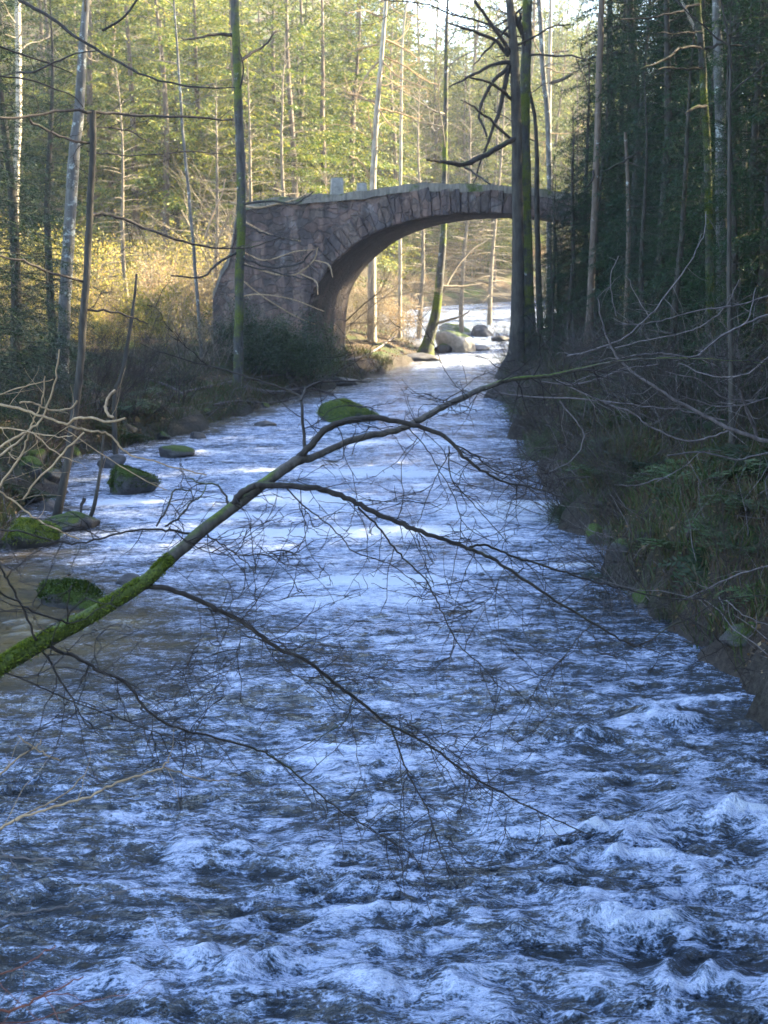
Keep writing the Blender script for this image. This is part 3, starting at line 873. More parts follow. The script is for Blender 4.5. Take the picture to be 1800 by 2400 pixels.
traced('sunlit_tree', 'straight bright sunlit trunk in the forest near the top left corner', [(42, -20, 18), (43, 120, 18), (44, 270, 19), (38, 420, 20), (34, 640, 22), (34, 720, 24)], 58.0, MAT['trunk_pale'], 20, crown=(9, 12, 3.2, 0.03, 2))
DW = [([(895, 40, 5), (850, 25, 4), (810, 30, 2)], -.8, 1), ([(893, 90, 5), (940, 110, 4), (985, 140, 2)], .5, 1), ([(888, 140, 5), (850, 190, 4), (830, 245, 2)], -.6, 1), ([(890, 130, 5), (940, 150, 4), (1000, 190, 3), (1030, 200, 2)], .8, 1.2), ([(885, 105, 5), (840, 115, 4), (815, 125, 2)], .5, 1), ([(882, 240, 5), (830, 225, 4), (800, 205, 2)], -.5, .8), ([(880, 250, 5), (930, 265, 4), (990, 280, 2)], .7, 1.2), ([(876, 330, 5), (868, 290, 4), (860, 250, 2)], -.4, .6), ([(884, 250, 4), (910, 290, 3), (930, 310, 2)], -.4, .6), ([(893, 140, 5), (925, 175, 4), (970, 195, 3), (1010, 210, 2)], -.6, 1.2), ([(868, 420, 5), (850, 385, 4), (820, 365, 2)], -.5, .5)]
traced('dead_tree', 'sunlit pale dead tree with many bare side branches behind the bridge', [(908, -20, 10), (900, 60, 13), (892, 160, 15), (884, 250, 17), (879, 330, 18), (874, 440, 21), (872, 600, 24)], 52.0, MAT['trunk_pale'], 14.5, branches=DW, bmat='sunlit_twig', crown=(12, 8, 2.4, 0.018, 2), cmat='sunlit_twig')
traced('dead_sapling', 'slender pale dead stem right of the sunlit dead tree', [(958, -20, 6), (946, 60, 7), (942, 150, 8), (940, 300, 9), (938, 500, 10)], 56.0, MAT['trunk_pale'], 14, crown=(6, 9, 1.6, 0.014, 2), cmat='sunlit_twig')
traced('arch_tree', 'curved mossy tree standing on stones under the arch', [(1046, 130, 13), (1044, 300, 15), (1042, 420, 17), (1040, 540, 20), (1030, 660, 26), (1020, 740, 30), (1004, 800, 36), (996, 838, 62)], 52.5, MAT['trunk_moss'], 15, crown=(10, 7.5, 3.4, 0.03, 2), base_flare=1.2, bmat='bare',
       branches=[([(1036, 690, 6), (1062, 640, 5), (1100, 590, 4), (1150, 560, 2)], 1.5, .5), ([(1018, 760, 8), (1050, 750, 7), (1080, 742, 5), (1100, 730, 3)], -.6, .3), ([(1035, 670, 7), (1080, 672, 6), (1130, 665, 4)], .7, .5)])
TW = [([(1212, 325, 12), (1180, 338, 12), (1140, 362, 13), (1090, 384, 13), (1040, 380, 9), (1000, 374, 5)], -2.5, .4), ([(1080, 385, 6), (1110, 405, 5), (1150, 432, 4)], -1.5, .4),
      ([(1195, 125, 10), (1180, 95, 9), (1150, 55, 8), (1112, 0, 7)], -.8, .6), ([(1190, 130, 10), (1160, 95, 8), (1110, 72, 7), (1050, 55, 4)], -1.2, 1), ([(1192, 145, 11), (1150, 155, 8), (1110, 175, 7), (1050, 205, 3)], -1, 1), ([(1193, 150, 13), (1180, 220, 12), (1160, 290, 9), (1130, 370, 5), (1110, 430, 3)], -.6, .8),
      ([(1188, 160, 9), (1150, 200, 8), (1125, 260, 7), (1140, 320, 5)], -.9, .8), ([(1200, 235, 8), (1160, 200, 7), (1095, 180, 4)], -.9, .8), ([(1200, 330, 7), (1160, 290, 6), (1110, 250, 4), (1080, 235, 2)], -1.1, .8), ([(1195, 60, 7), (1150, 110, 5), (1110, 150, 3)], -.7, .8)]
traced('twin_tree', 'dark left trunk of the close pair at the right water edge, with bare twisted boughs', [(1190, -20, 22), (1200, 60, 26), (1206, 150, 29), (1210, 280, 31), (1212, 420, 33), (1214, 600, 36), (1213, 760, 44), (1210, 830, 56), (1206, 862, 92)], 39.0, MAT['trunk_dark'], 16, branches=TW, crown=(8, 9.5, 3.4, 0.035, 2), cmat='branch')
traced('twin_tree', 'straighter mossy right trunk of the close pair at the right water edge', [(1238, -20, 30), (1234, 100, 31), (1230, 260, 32), (1232, 430, 32), (1236, 600, 33), (1240, 740, 37), (1246, 830, 48), (1252, 862, 80)], 39.4, MAT['trunk_moss'], 17, crown=(8, 9.5, 3.2, 0.035, 2), cmat='branch', branches=[([(1230, 90, 12), (1215, 60, 12), (1200, 20, 12), (1194, -20, 10)], -.5, 0), ([(1236, 130, 8), (1222, 60, 6), (1220, 30, 5)], -.6, 0)])
traced('twin_tree', 'thin third stem hugging the right side of the paired trunks', [(1256, 300, 12), (1258, 480, 16), (1262, 640, 18), (1268, 840, 22)], 40.2, MAT['trunk_dark'], 12, crown=(5, 7, 2, 0.02, 2), cmat='branch')
traced('pale_tree', 'pale slim trunk right of the paired trunks, fading into foliage', [(1262, -20, 13), (1268, 60, 15), (1274, 180, 16), (1283, 260, 17), (1288, 420, 18), (1290, 800, 22)], 50, MAT['trunk_grey'], 17, crown=(8, 10.5, 3, 0.03, 2))
traced('sunlit_pole', 'bright sunlit thin pole behind the pale slim trunk, right of centre', [(1290, -20, 9), (1289, 100, 11), (1288, 210, 12), (1287, 400, 13), (1285, 700, 15)], 60, MAT['trunk_pale'], 15, crown=(8, 9, 2.2, 0.02, 2), cmat='sunlit_twig', branches=[([(1288, 195, 9), (1320, 185, 8), (1350, 168, 5)], -.5, .4), ([(1288, 125, 5), (1330, 118, 4)], .4, .4)])
traced('brown_tree', 'brown conifer trunk standing before the dark spruces, lower half mossless', [(1411, -20, 18), (1408, 90, 19), (1402, 220, 19), (1399, 340, 19), (1392, 520, 20), (1384, 700, 22), (1378, 830, 28)], 34.0, MAT['trunk_brown'], 17, crown=(6, 9.5, 2, 0.02, 2), cmat='branch', branches=[([(1396, 395, 6), (1385, 425, 5), (1370, 440, 3)], -.3, 0)])
traced('thin_tree', 'thin reddish brown stem with crossed dead twigs among the right spruces', [(1466, 310, 9), (1472, 440, 12), (1472, 600, 14), (1466, 780, 16)], 30.0, MAT['trunk_brown'], None, branches=[([(1470, 372, 5), (1510, 350, 4), (1560, 345, 2)], -.4, .2), ([(1470, 372, 5), (1430, 395, 4), (1405, 405, 2)], -.4, .2), ([(1470, 376, 5), (1500, 390, 4), (1530, 392, 2)], -.3, .2), ([(1472, 480, 4), (1540, 490, 3)], -.3, .2)])
MB_ = [([(1640, 10, 7), (1600, 22, 6), (1540, 40, 4), (1450, 48, 3)], -1, .3), ([(1648, 115, 6), (1600, 110, 6), (1560, 140, 5), (1500, 160, 4)], -1, .3), ([(1650, 112, 7), (1690, 102, 7), (1720, 80, 5), (1735, 50, 3)], -1, .2), ([(1650, 158, 7), (1600, 160, 5), (1540, 160, 3)], -.8, .2), ([(1655, 248, 9), (1630, 252, 8), (1605, 268, 5)], -.8, .2), ([(1650, 70, 5), (1600, 78, 3), (1540, 76, 2)], -.8, .2)]
traced('mossy_conifer', 'olive mossy trunk with stub branches at the upper right, left of the grey one', [(1636, -20, 19), (1642, 80, 21), (1648, 180, 22), (1654, 300, 23), (1660, 420, 24), (1664, 900, 28)], 24.0, MAT['trunk_moss'], 14, branches=MB_, crown=(5, 7.5, 1.6, 0.018, 2), cmat='branch')
traced('grey_conifer', 'smooth grey trunk at the upper right, partner of the mossy stubbed trunk', [(1676, -20, 24), (1680, 60, 26), (1684, 160, 29), (1688, 280, 31), (1690, 420, 32), (1694, 900, 38)], 26.5, MAT['trunk_grey'], 14, crown=(5, 8, 1.6, 0.02, 2), cmat='branch')
traced('slanting_dead_tree', 'pale slanting dead stem leaning behind the grey trunk at upper right', [(1598, 0, 7), (1625, 60, 9), (1665, 140, 10), (1702, 210, 12), (1746, 316, 15)], 27.5, MAT['trunk_pale'], None, branches=[([(1705, 215, 5), (1725, 180, 4), (1730, 150, 2)], -.3, .2)], root_z=None)
traced('dark_sapling', 'dark straight sapling rising from the mossy right bank', [(1708, 350, 10), (1710, 500, 12), (1710, 700, 15), (1714, 900, 18), (1716, 1100, 22), (1716, 1262, 30)], 19.5, MAT['trunk_dark'], 9, crown=(6, 5.5, 1.4, 0.014, 2), cmat='branch')
traced('leaning_stick', 'dark bare stick leaning on the left bank between pole and mossy tree', [(321, 642, 7), (312, 720, 10), (300, 800, 12), (285, 880, 13), (268, 945, 14)], 27.0, MAT['trunk_dark'], None, cat='stick')
traced('leaning_stick', 'dark crooked stick standing in the water beside the moss-covered rock', [(244, 1020, 6), (234, 1110, 10), (222, 1180, 12), (204, 1230, 12), (186, 1262, 12)], 20.5, MAT['trunk_dark'], None, cat='stick', branches=[([(196, 1166, 10), (186, 1200, 5), (176, 1240, 5)], -.2, 0)])

# ------------------------------------------------------------------ forest conifers
def place(proto, x, y, s, label, group, rot=None, tilt=0.03, sz=None):
    o = copy_tree(proto) if proto.get('used') else proto
    proto['used'] = 1
    o.location = (x, y, tz(x, y) - 0.05)
    o.rotation_euler = (rng.normal(0, tilt), rng.normal(0, tilt), rng.uniform(0, 6.28) if rot is None else rot)
    o.scale = (s, s, s if sz is None else sz)
    tag(o, label, None, group)
    return o


def conifer_proto(name, cat, mats, **kw):
    r = thing(name, 'tree', cat)
    t, nd = conifer_meshes(**kw)
    t.build('trunk', mats[0], r)
    if nd.v:
        nd.build('crown', mats[1], r)
    return r


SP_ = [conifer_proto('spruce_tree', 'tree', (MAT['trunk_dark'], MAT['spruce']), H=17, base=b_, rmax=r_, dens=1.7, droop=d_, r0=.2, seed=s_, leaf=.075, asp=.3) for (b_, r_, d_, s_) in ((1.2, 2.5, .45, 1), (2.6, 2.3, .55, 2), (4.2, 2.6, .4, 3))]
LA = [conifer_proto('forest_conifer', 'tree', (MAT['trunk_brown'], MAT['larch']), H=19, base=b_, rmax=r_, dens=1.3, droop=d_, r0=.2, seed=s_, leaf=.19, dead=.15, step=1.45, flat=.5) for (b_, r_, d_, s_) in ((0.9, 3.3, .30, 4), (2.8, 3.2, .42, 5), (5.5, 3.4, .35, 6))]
DE = [conifer_proto('bare_conifer', 'tree', (MAT['bare'], MAT['larch']), H=15, base=b_, rmax=2.6, needle=False, r0=.14, seed=s_, droop=.2) for (b_, s_) in ((2.0, 8), (3.0, 9))]

spots = []


def ok(x, y, dmin):
    for (a_, b_) in spots:
        if (a_ - x) ** 2 + (b_ - y) ** 2 < dmin * dmin:
            return False
    spots.append((x, y)); return True


LR = ['dark green spruce in the shaded stand on the right bank', 'dark spruce with bare lower trunk in the shaded right stand', 'dark spruce with a high crown in the shaded right stand']
n = 0; tries = 0
while n < 95 and tries < 6000:
    tries += 1
    y = rng.uniform(12, 56); x = rng.uniform(4, 46)
    s = rng.uniform(0.8, 1.25); rc = 2.3 * s
    if x - rc < 0.118 * y + (0.5 if y < 30 else 0.0) or x < xr(y) + 2.0 or y > 45.5 + 0.34 * (x - 5):
        continue
    if y < 28 and x - rc < 0.285 * y:
        continue
    if x > 0.30 * y + 4 and rng.random() < 0.25:
        continue
    if not ok(x, y, 2.7 if x < 0.3 * y + 3 else 3.3):
        continue
    k = rng.integers(0, 3)
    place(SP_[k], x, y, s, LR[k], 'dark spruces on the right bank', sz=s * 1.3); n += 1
n = 0; tries = 0
while n < 70 and tries < 8000:  # unseen spruces added to keep direct sun off the foreground
    tries += 1
    y = rng.uniform(-16, 30); x = rng.uniform(6, 34); s = rng.uniform(.9, 1.3)
    if x - 2.3 * s < 0.30 * max(y, 0) + 3.2 or not ok(x, y, 2.5): continue
    place(SP_[rng.integers(0, 2)], x, y, s, 'unseen dark spruce added for shade beyond the right picture edge', 'dark spruces on the right bank', sz=s * 1.3); n += 1
for (u, Yd, s, k) in ((1318, 40.6, .30, 0), (1350, 38.2, .36, 0), (1395, 36.5, .42, 0), (1440, 39.5, .6, 1), (1300, 36.8, .2, 0), (1470, 33, .5, 0), (1420, 42, .8, 1), (1500, 37, .8, 1), (1550, 30, .6, 0), (1640, 33, .8, 0), (1740, 27, .7, 0), (1520, 26, .32, 0), (1580, 24, .36, 0), (1650, 27.5, .42, 0), (1730, 23, .36, 0), (1790, 25, .5, 0), (1600, 30, .5, 0), (1550, 35, .55, 0), (1690, 31, .6, 0), (1600, 40, 1.0, 1), (1700, 36, 1., 1), (1790, 23, .6, 0)):
    p = at(u, 600, Yd); spots.append((p[0], p[1]))
    place(SP_[k], p[0], p[1], s, ('small bushy dark spruce standing before the hidden right end of the bridge' if u < 1460 else 'mid-sized dark spruce filling the shaded stand beyond the right bank'), 'dark spruces on the right bank', sz=s * 1.1)
for (x, y) in ((10.5, 48.5), (13, 50), (16, 51.5), (19, 53), (12, 46.5), (22, 55), (9, 46)):  # hidden spruces added to block sun from the arch's inner side
    spots.append((x, y)); place(SP_[0], x, y, 1.05, 'hidden dark spruce added to shade the bridge past its right end', 'dark spruces on the right bank', sz=1.25)
for (u, Yd, s, z_) in ((1296, 38.2, .34, .30), (1338, 37.4, .42, .36), (1372, 39.0, .46, .48), (1410, 37.8, .5, .42)):
    p = at(u, 600, Yd); place(SP_[0], p[0], p[1], s, 'small bushy dark spruce standing before the hidden right end of the bridge', 'dark spruces on the right bank', sz=z_)
n = 0; tries = 0
while n < 50 and tries < 8000:  # more unseen spruces, added to block sun patches on the near water
    tries += 1
    y = rng.uniform(2, 26); x = rng.uniform(7, 34); s = rng.uniform(.95, 1.25)
    if x - 2.3 * s < 0.30 * y + 3.2 or not ok(x, y, 1.9): continue
    place(SP_[0], x, y, s, 'unseen dark spruce added for shade beyond the right picture edge', 'dark spruces on the right bank', sz=s * 1.25); n += 1
n = 0; tries = 0
while n < 10 and tries < 4000:
    tries += 1
    y = rng.uniform(76, 105); u = rng.uniform(-20, 830); x = (u - 900) / FPX * y; s = rng.uniform(.8, 1.25)
    if x > xl(y) - 3 or not ok(x, y, 4): continue
    place(SP_[n % 3], x, y, s, 'deep green spruce among the sunlit trees left of the bridge', 'green spruces in the sunlit forest'); n += 1
# near left dark spruces
for (u, Yd, s, lab) in ((40, 29, .62, 'small dark spruce at the left edge of the picture, nearer of two'), (-60, 25, .7, 'dark spruce whose boughs enter at the left picture edge'), (110, 34, .55, 'young shaded spruce behind the grey trunk')):
    p = at(u, 700, Yd); spots.append((p[0], p[1]))
    place(SP_[0], p[0], p[1], s, lab, 'dark spruces on the left bank')
# sunlit forest behind and left
n = 0; tries = 0
LF = ['sunlit yellow-green conifer in the forest left of and behind the bridge', 'sunlit conifer with long bare trunk in the forest behind the bridge', 'tall sunlit conifer with a high ragged crown behind the bridge']
while n < 105 and tries < 8000:
    tries += 1
    y = rng.uniform(56, 150); x = rng.uniform(-0.36 * y - 6, 0.36 * y)
    u = 900 + FPX * x / y
    if u > 900 and y < 104: continue
    if 960 < u < 1280 and (y < 104): continue
    if x > xl(y) - 3.0 and x < xr(y) + 2: continue
    if u < 860 and y < 70: continue
    s = rng.uniform(0.75, 1.2)
    if 940 < u < 1240: s *= 0.75
    if not ok(x, y, 4.6): continue
    k = rng.integers(0, 3)
    place(LA[k], x, y, s, LF[k], 'sunlit forest behind the bridge'); n += 1
for (u, Yd, s, k) in ((690, 68, .95, 0), (640, 74, 1.0, 0), (760, 72, 1.0, 0), (700, 80, 1.1, 1), (590, 69, .9, 0), (820, 76, .95, 2), (480, 73, 1., 2), (330, 71, 1.05, 1), (250, 74, 1.1, 2), (130, 72, 1., 1), (100, 78, 1.1, 2), (400, 70, 1.0, 2), (540, 72, 1, 1), (20, 72, 1.1, 0)):
    p = at(u, 600, Yd); spots.append((p[0], p[1]))
    place(LA[k], p[0], p[1], s, LF[k], 'sunlit forest behind the bridge')
for (u, Yd, s, k, lab) in ((600, 47, .62, 0, 'bare pale conifer with sunlit boughs just left of the guard stones'), (665, 53, .72, 1, 'bare pale conifer behind the bridge, left of the dead tree'), (985, 64, .8, 0, 'bare larch right of the pale dead tree, beyond the bridge'), (1085, 66, .8, 1, 'bare larch seen between arch tree and paired trunks'), (1150, 75, .9, 0, 'bare hazy larch beyond the paired trunks'), (500, 50, .6, 1, 'bare pale conifer between birch sapling and mossy tree'), (1340, 68, .9, 1, 'bare sunlit larch right of the sunlit pole'), (300, 48, .6, 0, 'bare thin conifer in the clearing left of the birch sapling')):
    p = at(u, 600, Yd); spots.append((p[0], p[1]))
    place(DE[k], p[0], p[1], s, lab, 'bare conifers')
for (x, y, s, k) in ((16, 70, .7, 0), (20, 86, .8, 1), (26, 74, .8, 2), (32, 90, .9, 0), (18, 100, .8, 1), (24, 112, .9, 2), (14.5, 60, .6, 0), (21, 62, .7, 0), (30, 66, .8, 1)):
    place(LA[k], x, y, s, 'green conifer past the river bend, behind the right trunks', 'conifers past the river bend')
for (x, y, s) in ((-16, 20, .9), (-19, 30, 1.0), (-14, 10, 1.0), (-22, 14, 1.1), (-13, 2, 1.0), (-17, 40, .9), (-24, 38, 1.0)):
    place(SP_[rng.integers(1, 3)], x, y, s, 'dark spruce on the left bank beyond the picture edge', 'dark spruces on the left bank')

n = 0; tries = 0
while n < 95 and tries < 6000:
    tries += 1
    y = rng.uniform(104, 185); u = rng.uniform(900, 1450); x = (u - 900) / FPX * y
    if xl(y) - 1 < x < xr(y) + 1.5 or not ok(x, y, 3.4): continue
    s = rng.uniform(.85, 1.15) * (.85 if 960 < u < 1130 else 1.05)
    place(LA[rng.integers(0, 3)], x, y, s, 'hazy conifer on the far slope above the river gap', 'conifers on the far slope'); n += 1
for i in range(44):
    y = rng.uniform(106, 140); u = rng.uniform(1130, 1420) if i % 2 else rng.uniform(770, 960); x = (u - 900) / FPX * y
    if xl(y) - 1 < x < xr(y) + 1 or not ok(x, y, 2.6): continue
    place(LA[rng.integers(0, 3)], x, y, rng.uniform(1.1, 1.45), 'hazy conifer on the far slope above the river gap', 'conifers on the far slope')
for (u, y, s) in ((860, 112, 1.5), (828, 100, 1.35), (1012, 128, 1.25), (1085, 135, 1.35), (1152, 122, 1.5), (985, 142, 1.35), (905, 125, 1.3), (1210, 118, 1.5), (1120, 150, 1.5)):
    x = (u - 900) / FPX * y
    place(LA[int(u) % 3], x, y, s, 'hazy conifer on the far slope above the river gap', 'conifers on the far slope')
# ------------------------------------------------------------------ shrubs
def shrub_proto(name, label, cat, stems, ln, r, depth, mat, leafmat=None, nleaf=0, lsize=.06, spread=.9, up=1.0, kids=(3, 6)):
    root = thing(name, label, cat); mb = MB(); tips = []
    for i in range(stems):
        a_ = rng.uniform(0, 6.28); rr = rng.uniform(0, 0.25)
        d = np.array([math.cos(a_) * rng.uniform(.15, .8), math.sin(a_) * rng.uniform(.15, .8), up])
        grow(mb, np.array([math.cos(a_) * rr, math.sin(a_) * rr, -.1]), d, ln * rng.uniform(.6, 1.15), r, depth, .15, 0.01, kids, spread, 4, tips)
    mb.build('stem', mat, root)
    if nleaf:
        m2 = MB(); leaf_cloud(m2, tips, nleaf, lsize); m2.build('foliage', leafmat, root)
    return root


SH = [shrub_proto('bare_shrub', 'shrub', 'shrub', 9, 2.4, .016, 2, MAT['bare'], kids=(5, 9)) for _ in range(2)]
SD = [shrub_proto('bare_shrub', 'shrub', 'shrub', 9, 2.4, .014, 2, MAT['branch'], kids=(5, 9)) for _ in range(2)]
SG = [shrub_proto('bare_shrub', 'shrub', 'shrub', 9, 2.4, .014, 2, MAT['grey_twig'], kids=(5, 9)) for _ in range(2)]
YL = [shrub_proto('yellow_shrub', 'shrub', 'shrub', 8, 2.2, .016, 2, MAT['bare'], MAT['yellow'], 4200, .085, kids=(4, 7)) for _ in range(2)]
TL = [shrub_proto('tan_shrub', 'shrub', 'shrub', 8, 2.0, .014, 2, MAT['bare'], MAT['tan_leaf'], 2400, .07, kids=(4, 7)) for _ in range(2)]
EV = [shrub_proto('evergreen_bush', 'bush', 'bush', 14, 1.3, .016, 2, MAT['branch'], MAT['evergreen'], 22000, .04, kids=(4, 7))]

n = 0
LY = 'yellow-leaved shrub in the sunlit clearing on the left bank'
LT = 'tan dry-leaved shrub in the sunlit clearing on the left bank'
LB = 'bare twiggy shrub in the undergrowth left of the bridge'
spots2 = []


def ok2(x, y, d):
    if any((a_ - x) ** 2 + (b_ - y) ** 2 < d * d for a_, b_ in spots2): return False
    spots2.append((x, y)); return True


t = 0
while n < 90 and t < 5000:
    t += 1
    y = rng.uniform(44, 74); x = rng.uniform(-0.31 * y, -0.07 * y)
    if x > xl(y) - 1 or (y < 49 and x > -7.2) or not ok2(x, y, 1.2): continue
    q = rng.random()
    if q < .42: place(YL[rng.integers(0, 2)], x, y, rng.uniform(.6, 1.3), LY, 'shrubs of the left clearing')
    elif q < .68: place(TL[rng.integers(0, 2)], x, y, rng.uniform(.6, 1.3), LT, 'shrubs of the left clearing')
    else: place(SH[rng.integers(0, 2)], x, y, rng.uniform(.7, 1.5), LB, 'shrubs of the left clearing')
    n += 1
# beyond the arch: sunlit tan scrub
n = 0; t = 0
while n < 60 and t < 4000:
    t += 1
    y = rng.uniform(50, 105); u = rng.uniform(760, 1180); x = (u - 900) / FPX * y
    if not (x < xl(y) - 0.4 or x > xr(y) + 0.5) or not ok2(x, y, 1.3): continue
    (place(TL[rng.integers(0, 2)], x, y, rng.uniform(.5, .95), 'tan sunlit shrub seen through the arch', 'shrubs beyond the arch') if rng.random() < .55 else place(SH[rng.integers(0, 2)], x, y, rng.uniform(.6, 1.1), 'bare sunlit shrub seen through the arch', 'shrubs beyond the arch')) ; n += 1
for i in range(26):
    y = rng.uniform(96, 128); x = rng.uniform(-6, 16)
    if xl(y) - .5 < x < xr(y) + .5: continue
    place(TL[i % 2] if i % 3 else YL[i % 2], x, y, rng.uniform(.9, 1.7), 'tan sunlit shrub on the far bank past the arch', 'shrubs on the far bank')
for (x, y, s) in ((10, 58, .9), (11.2, 62, 1.0), (13.5, 66, 1.1), (15, 72, 1.2), (12.5, 57, .8), (16, 62, 1.2)):
    place(YL[0], x, y, s, 'golden shrub on the far right bank behind the dark trunks', 'shrubs on the far right bank')
for (u, v, Yd, s, lab) in ((592, 860, 39.2, 1.15, 'dark evergreen bush against the bridge pier, left one'), (668, 868, 39.8, 1.0, 'dark evergreen bush hugging the foot of the arch')):
    p = at(u, v, Yd); place(EV[0], p[0], p[1], s, lab, 'bushes by the bridge pier', sz=s * 1.0)
for i in range(16):
    u = rng.uniform(520, 735); Yd = rng.uniform(47.5, 53); p = at(u, 470, Yd)
    if ok2(p[0], p[1], 1.0): place((TL[0], SH[0], SH[1], SH[0])[i % 4], p[0], p[1], rng.uniform(1.4, 2.1), 'tall sunlit twiggy shrub showing over the left half of the bridge', 'tall shrubs behind the bridge')
for (u, Yd, s, lab) in ((500, 38.5, .8, 'bare shrub by the foot of the mossy tree'), (440, 37, .7, 'bare shrub beneath the birch sapling'), (620, 40.2, .8, 'bare shrub in front of the bridge wall')):
    p = at(u, 880, Yd); place(SH[0], p[0], p[1], s, lab, 'bare shrubs near the bridge')
for i in range(16):
    y = rng.uniform(18, 44); x = xr(y) + rng.uniform(.7, 4)
    place(SD[i % 2], x, y, rng.uniform(.4, .8), 'bare shaded shrub on the right bank', 'bare shrubs on the right bank')
for (u, v) in ((170, 880), (60, 960), (330, 900), (20, 1110), (100, 1060)):
    p = on_ground(u, v); place(SD[rng.integers(0, 2)], p[0], p[1], rng.uniform(.35, .6), 'low bare shrub on the shaded left bank', 'bare shrubs on the left bank')

# ------------------------------------------------------------------ ferns
fr = thing('fern', 'fern', 'fern'); mb = MB()
for i in range(13):
    a_ = i * 2.4; ln = rng.uniform(.4, .7); s = np.linspace(0, 1, 12)
    hd = np.array([math.cos(a_), math.sin(a_), 0]); sd = np.array([-hd[1], hd[0], 0])
    P = hd * (s * ln)[:, None] + np.array([0, 0, 1]) * (ln * (0.9 * s - 0.85 * s ** 2))[:, None]
    mb.tube(P, np.linspace(.005, .002, 12), 3)
    for sg in (-1, 1):
        C = P[1:] + sd * sg * (0.07 * np.sin(s[1:] * 2.6 + .4))[:, None]
        mb.leaves(C, sd * sg + hd * .5 + rng.normal(0, .1, (11, 3)), np.array([0, 0, 1.]) + rng.normal(0, .2, (11, 3)), .16 * np.sin(s[1:] * 2.6 + .4) + .02, .045)
mb.build('frond', MAT['fern'], fr)
n = 0
for (u, v) in ((1500, 1105), (1560, 1130), (1440, 1060), (1620, 1180), (1700, 1120), (1760, 1100), (1740, 1290), (1660, 1340), (1580, 1290), (1400, 1000), (1340, 960), (1780, 1420), (1640, 1000), (1500, 1000), (1760, 1200), (1690, 1250), (1420, 1130), (1300, 900), (300, 960), (350, 970), (250, 1010), (300, 1040), (60, 1180), (110, 1250), (330, 930), (420, 900)):
    p = on_ground(u, v); place(fr, p[0], p[1], rng.uniform(.7, 1.3), 'green fern low on the shaded ' + ('right' if u > 900 else 'left') + ' bank', 'ferns on the banks', tilt=.15)

BK = []
for i in range(34):
    sd_ = 1 if i % 5 < 3 else -1
    y = rng.uniform(13, 43) if sd_ > 0 else rng.uniform(20, 40)
    x = (xr(y) + rng.uniform(-.1, .5)) if sd_ > 0 else (xl(y) - rng.uniform(-.1, .6))
    wm = rng.uniform(.18, .55); D = y
    u = 900 + FPX * x / y; v0 = 1200 - FPX * math.tan(math.atan(-(CAMZ - zw(y) - .1) / y) + PITCH)
    o = rock(u, v0, wm / D * FPX, wm * rng.uniform(.4, .7) / D * FPX, MAT['rock_wet' if i % 4 else 'rock_moss'], ('dark wet' if i % 4 else 'moss-topped') + ' stone set in the ' + ('shaded right' if sd_ > 0 else 'left') + ' bank at the waterline', 1.0, 100 + i, 'stones along the banks', Yc=y, tuft=False)
    o.name = 'bank_stone'; o.rotation_euler = (0, 0, rng.uniform(0, 6))
    o.location = (x, y, tz(x, y) - .02 + wm * .08)
for i in range(26):
    y = rng.uniform(14, 43); x = xr(y) + rng.uniform(.3, 4.0)
    place(EV[0], x, y, rng.uniform(.18, .5), 'low dark evergreen bush on the shaded right bank', 'low bushes on the right bank', sz=rng.uniform(.15, .4))
for i in range(30):
    y = rng.uniform(13, 44); x = xr(y) + rng.uniform(.1, 3)
    place((SG if i % 3 == 0 else SD)[i % 2], x, y, rng.uniform(.3, .7), 'bare shaded shrub on the right bank', 'bare shrubs on the right bank', tilt=.35)
for i in range(22):
    y = rng.uniform(20, 43); x = xl(y) - rng.uniform(.3, 5)
    place(SD[i % 2], x, y, rng.uniform(.3, .8), 'low bare shrub on the shaded left bank', 'bare shrubs on the left bank', tilt=.3)
for i in range(44):
    y = rng.uniform(13, 42); x = xr(y) + rng.uniform(.1, 3.2)
    place(fr, x, y, rng.uniform(.6, 1.2), 'green fern low on the shaded right bank', 'ferns on the banks', tilt=.2)
for i in range(26):
    y = rng.uniform(13.5, 40); x = xr(y) + rng.uniform(-.15, .5)
    o = place((SD[0], SG[1], EV[0], SD[1])[i % 4], x, y, rng.uniform(.35, .6) if i % 4 != 2 else rng.uniform(.22, .4), ('low dark evergreen bush' if i % 4 == 2 else 'bare brown bramble') + ' leaning over the water from the right bank', 'brush overhanging the right waterline')
    o.rotation_euler = (rng.normal(0, .15), -rng.uniform(.4, .9), rng.normal(0, .5)); o.location[2] += .05
# ------------------------------------------------------------------ ground cover stuff
def bank_scatter(n, ymin, ymax, side, dmax):
    y = rng.uniform(ymin, ymax, n) ; d = rng.uniform(0.05, 1, n) ** 1.4 * dmax
    x = xr(y) + d if side > 0 else xl(y) - d
    return np.stack([x, y, terrain(x, y)], 1)


mb = MB()
C = np.vstack([bank_scatter(18000, 9, 46, 1, 4.5), bank_scatter(12000, 16, 48, -1, 6)])
C = C[(fbm(C[:, 0] * .7, C[:, 1] * .7, 3) > -0.2)]
n = len(C); hgt = rng.uniform(.08, .38, n)
for kk in range(4):
    dx = rng.normal(0, .5, (n, 3)); dx[:, 2] = 1
    b_ = C + rng.normal(0, .05, (n, 3)) * np.array([1, 1, 0])
    mb.leaves(b_ + dx * (hgt * .45)[:, None], dx, rng.normal(0, 1, (n, 3)), hgt, .014)
tag(mb.build('grass', MAT['grass']), kind='stuff')
mb = MB()
C = np.vstack([bank_scatter(15000, 9, 52, 1, 7), bank_scatter(22000, 16, 62, -1, 14)])
n = len(C); C[:, 2] += .015
mb.leaves(C, rng.normal(0, 1, (n, 3)) * np.array([1, 1, .3]), np.array([0, 0, 1.]) + rng.normal(0, .5, (n, 3)), rng.uniform(.05, .11, n), rng.uniform(.03, .06, n))
tag(mb.build('fallen_leaves', MAT['litter']), kind='stuff')
mb = MB()
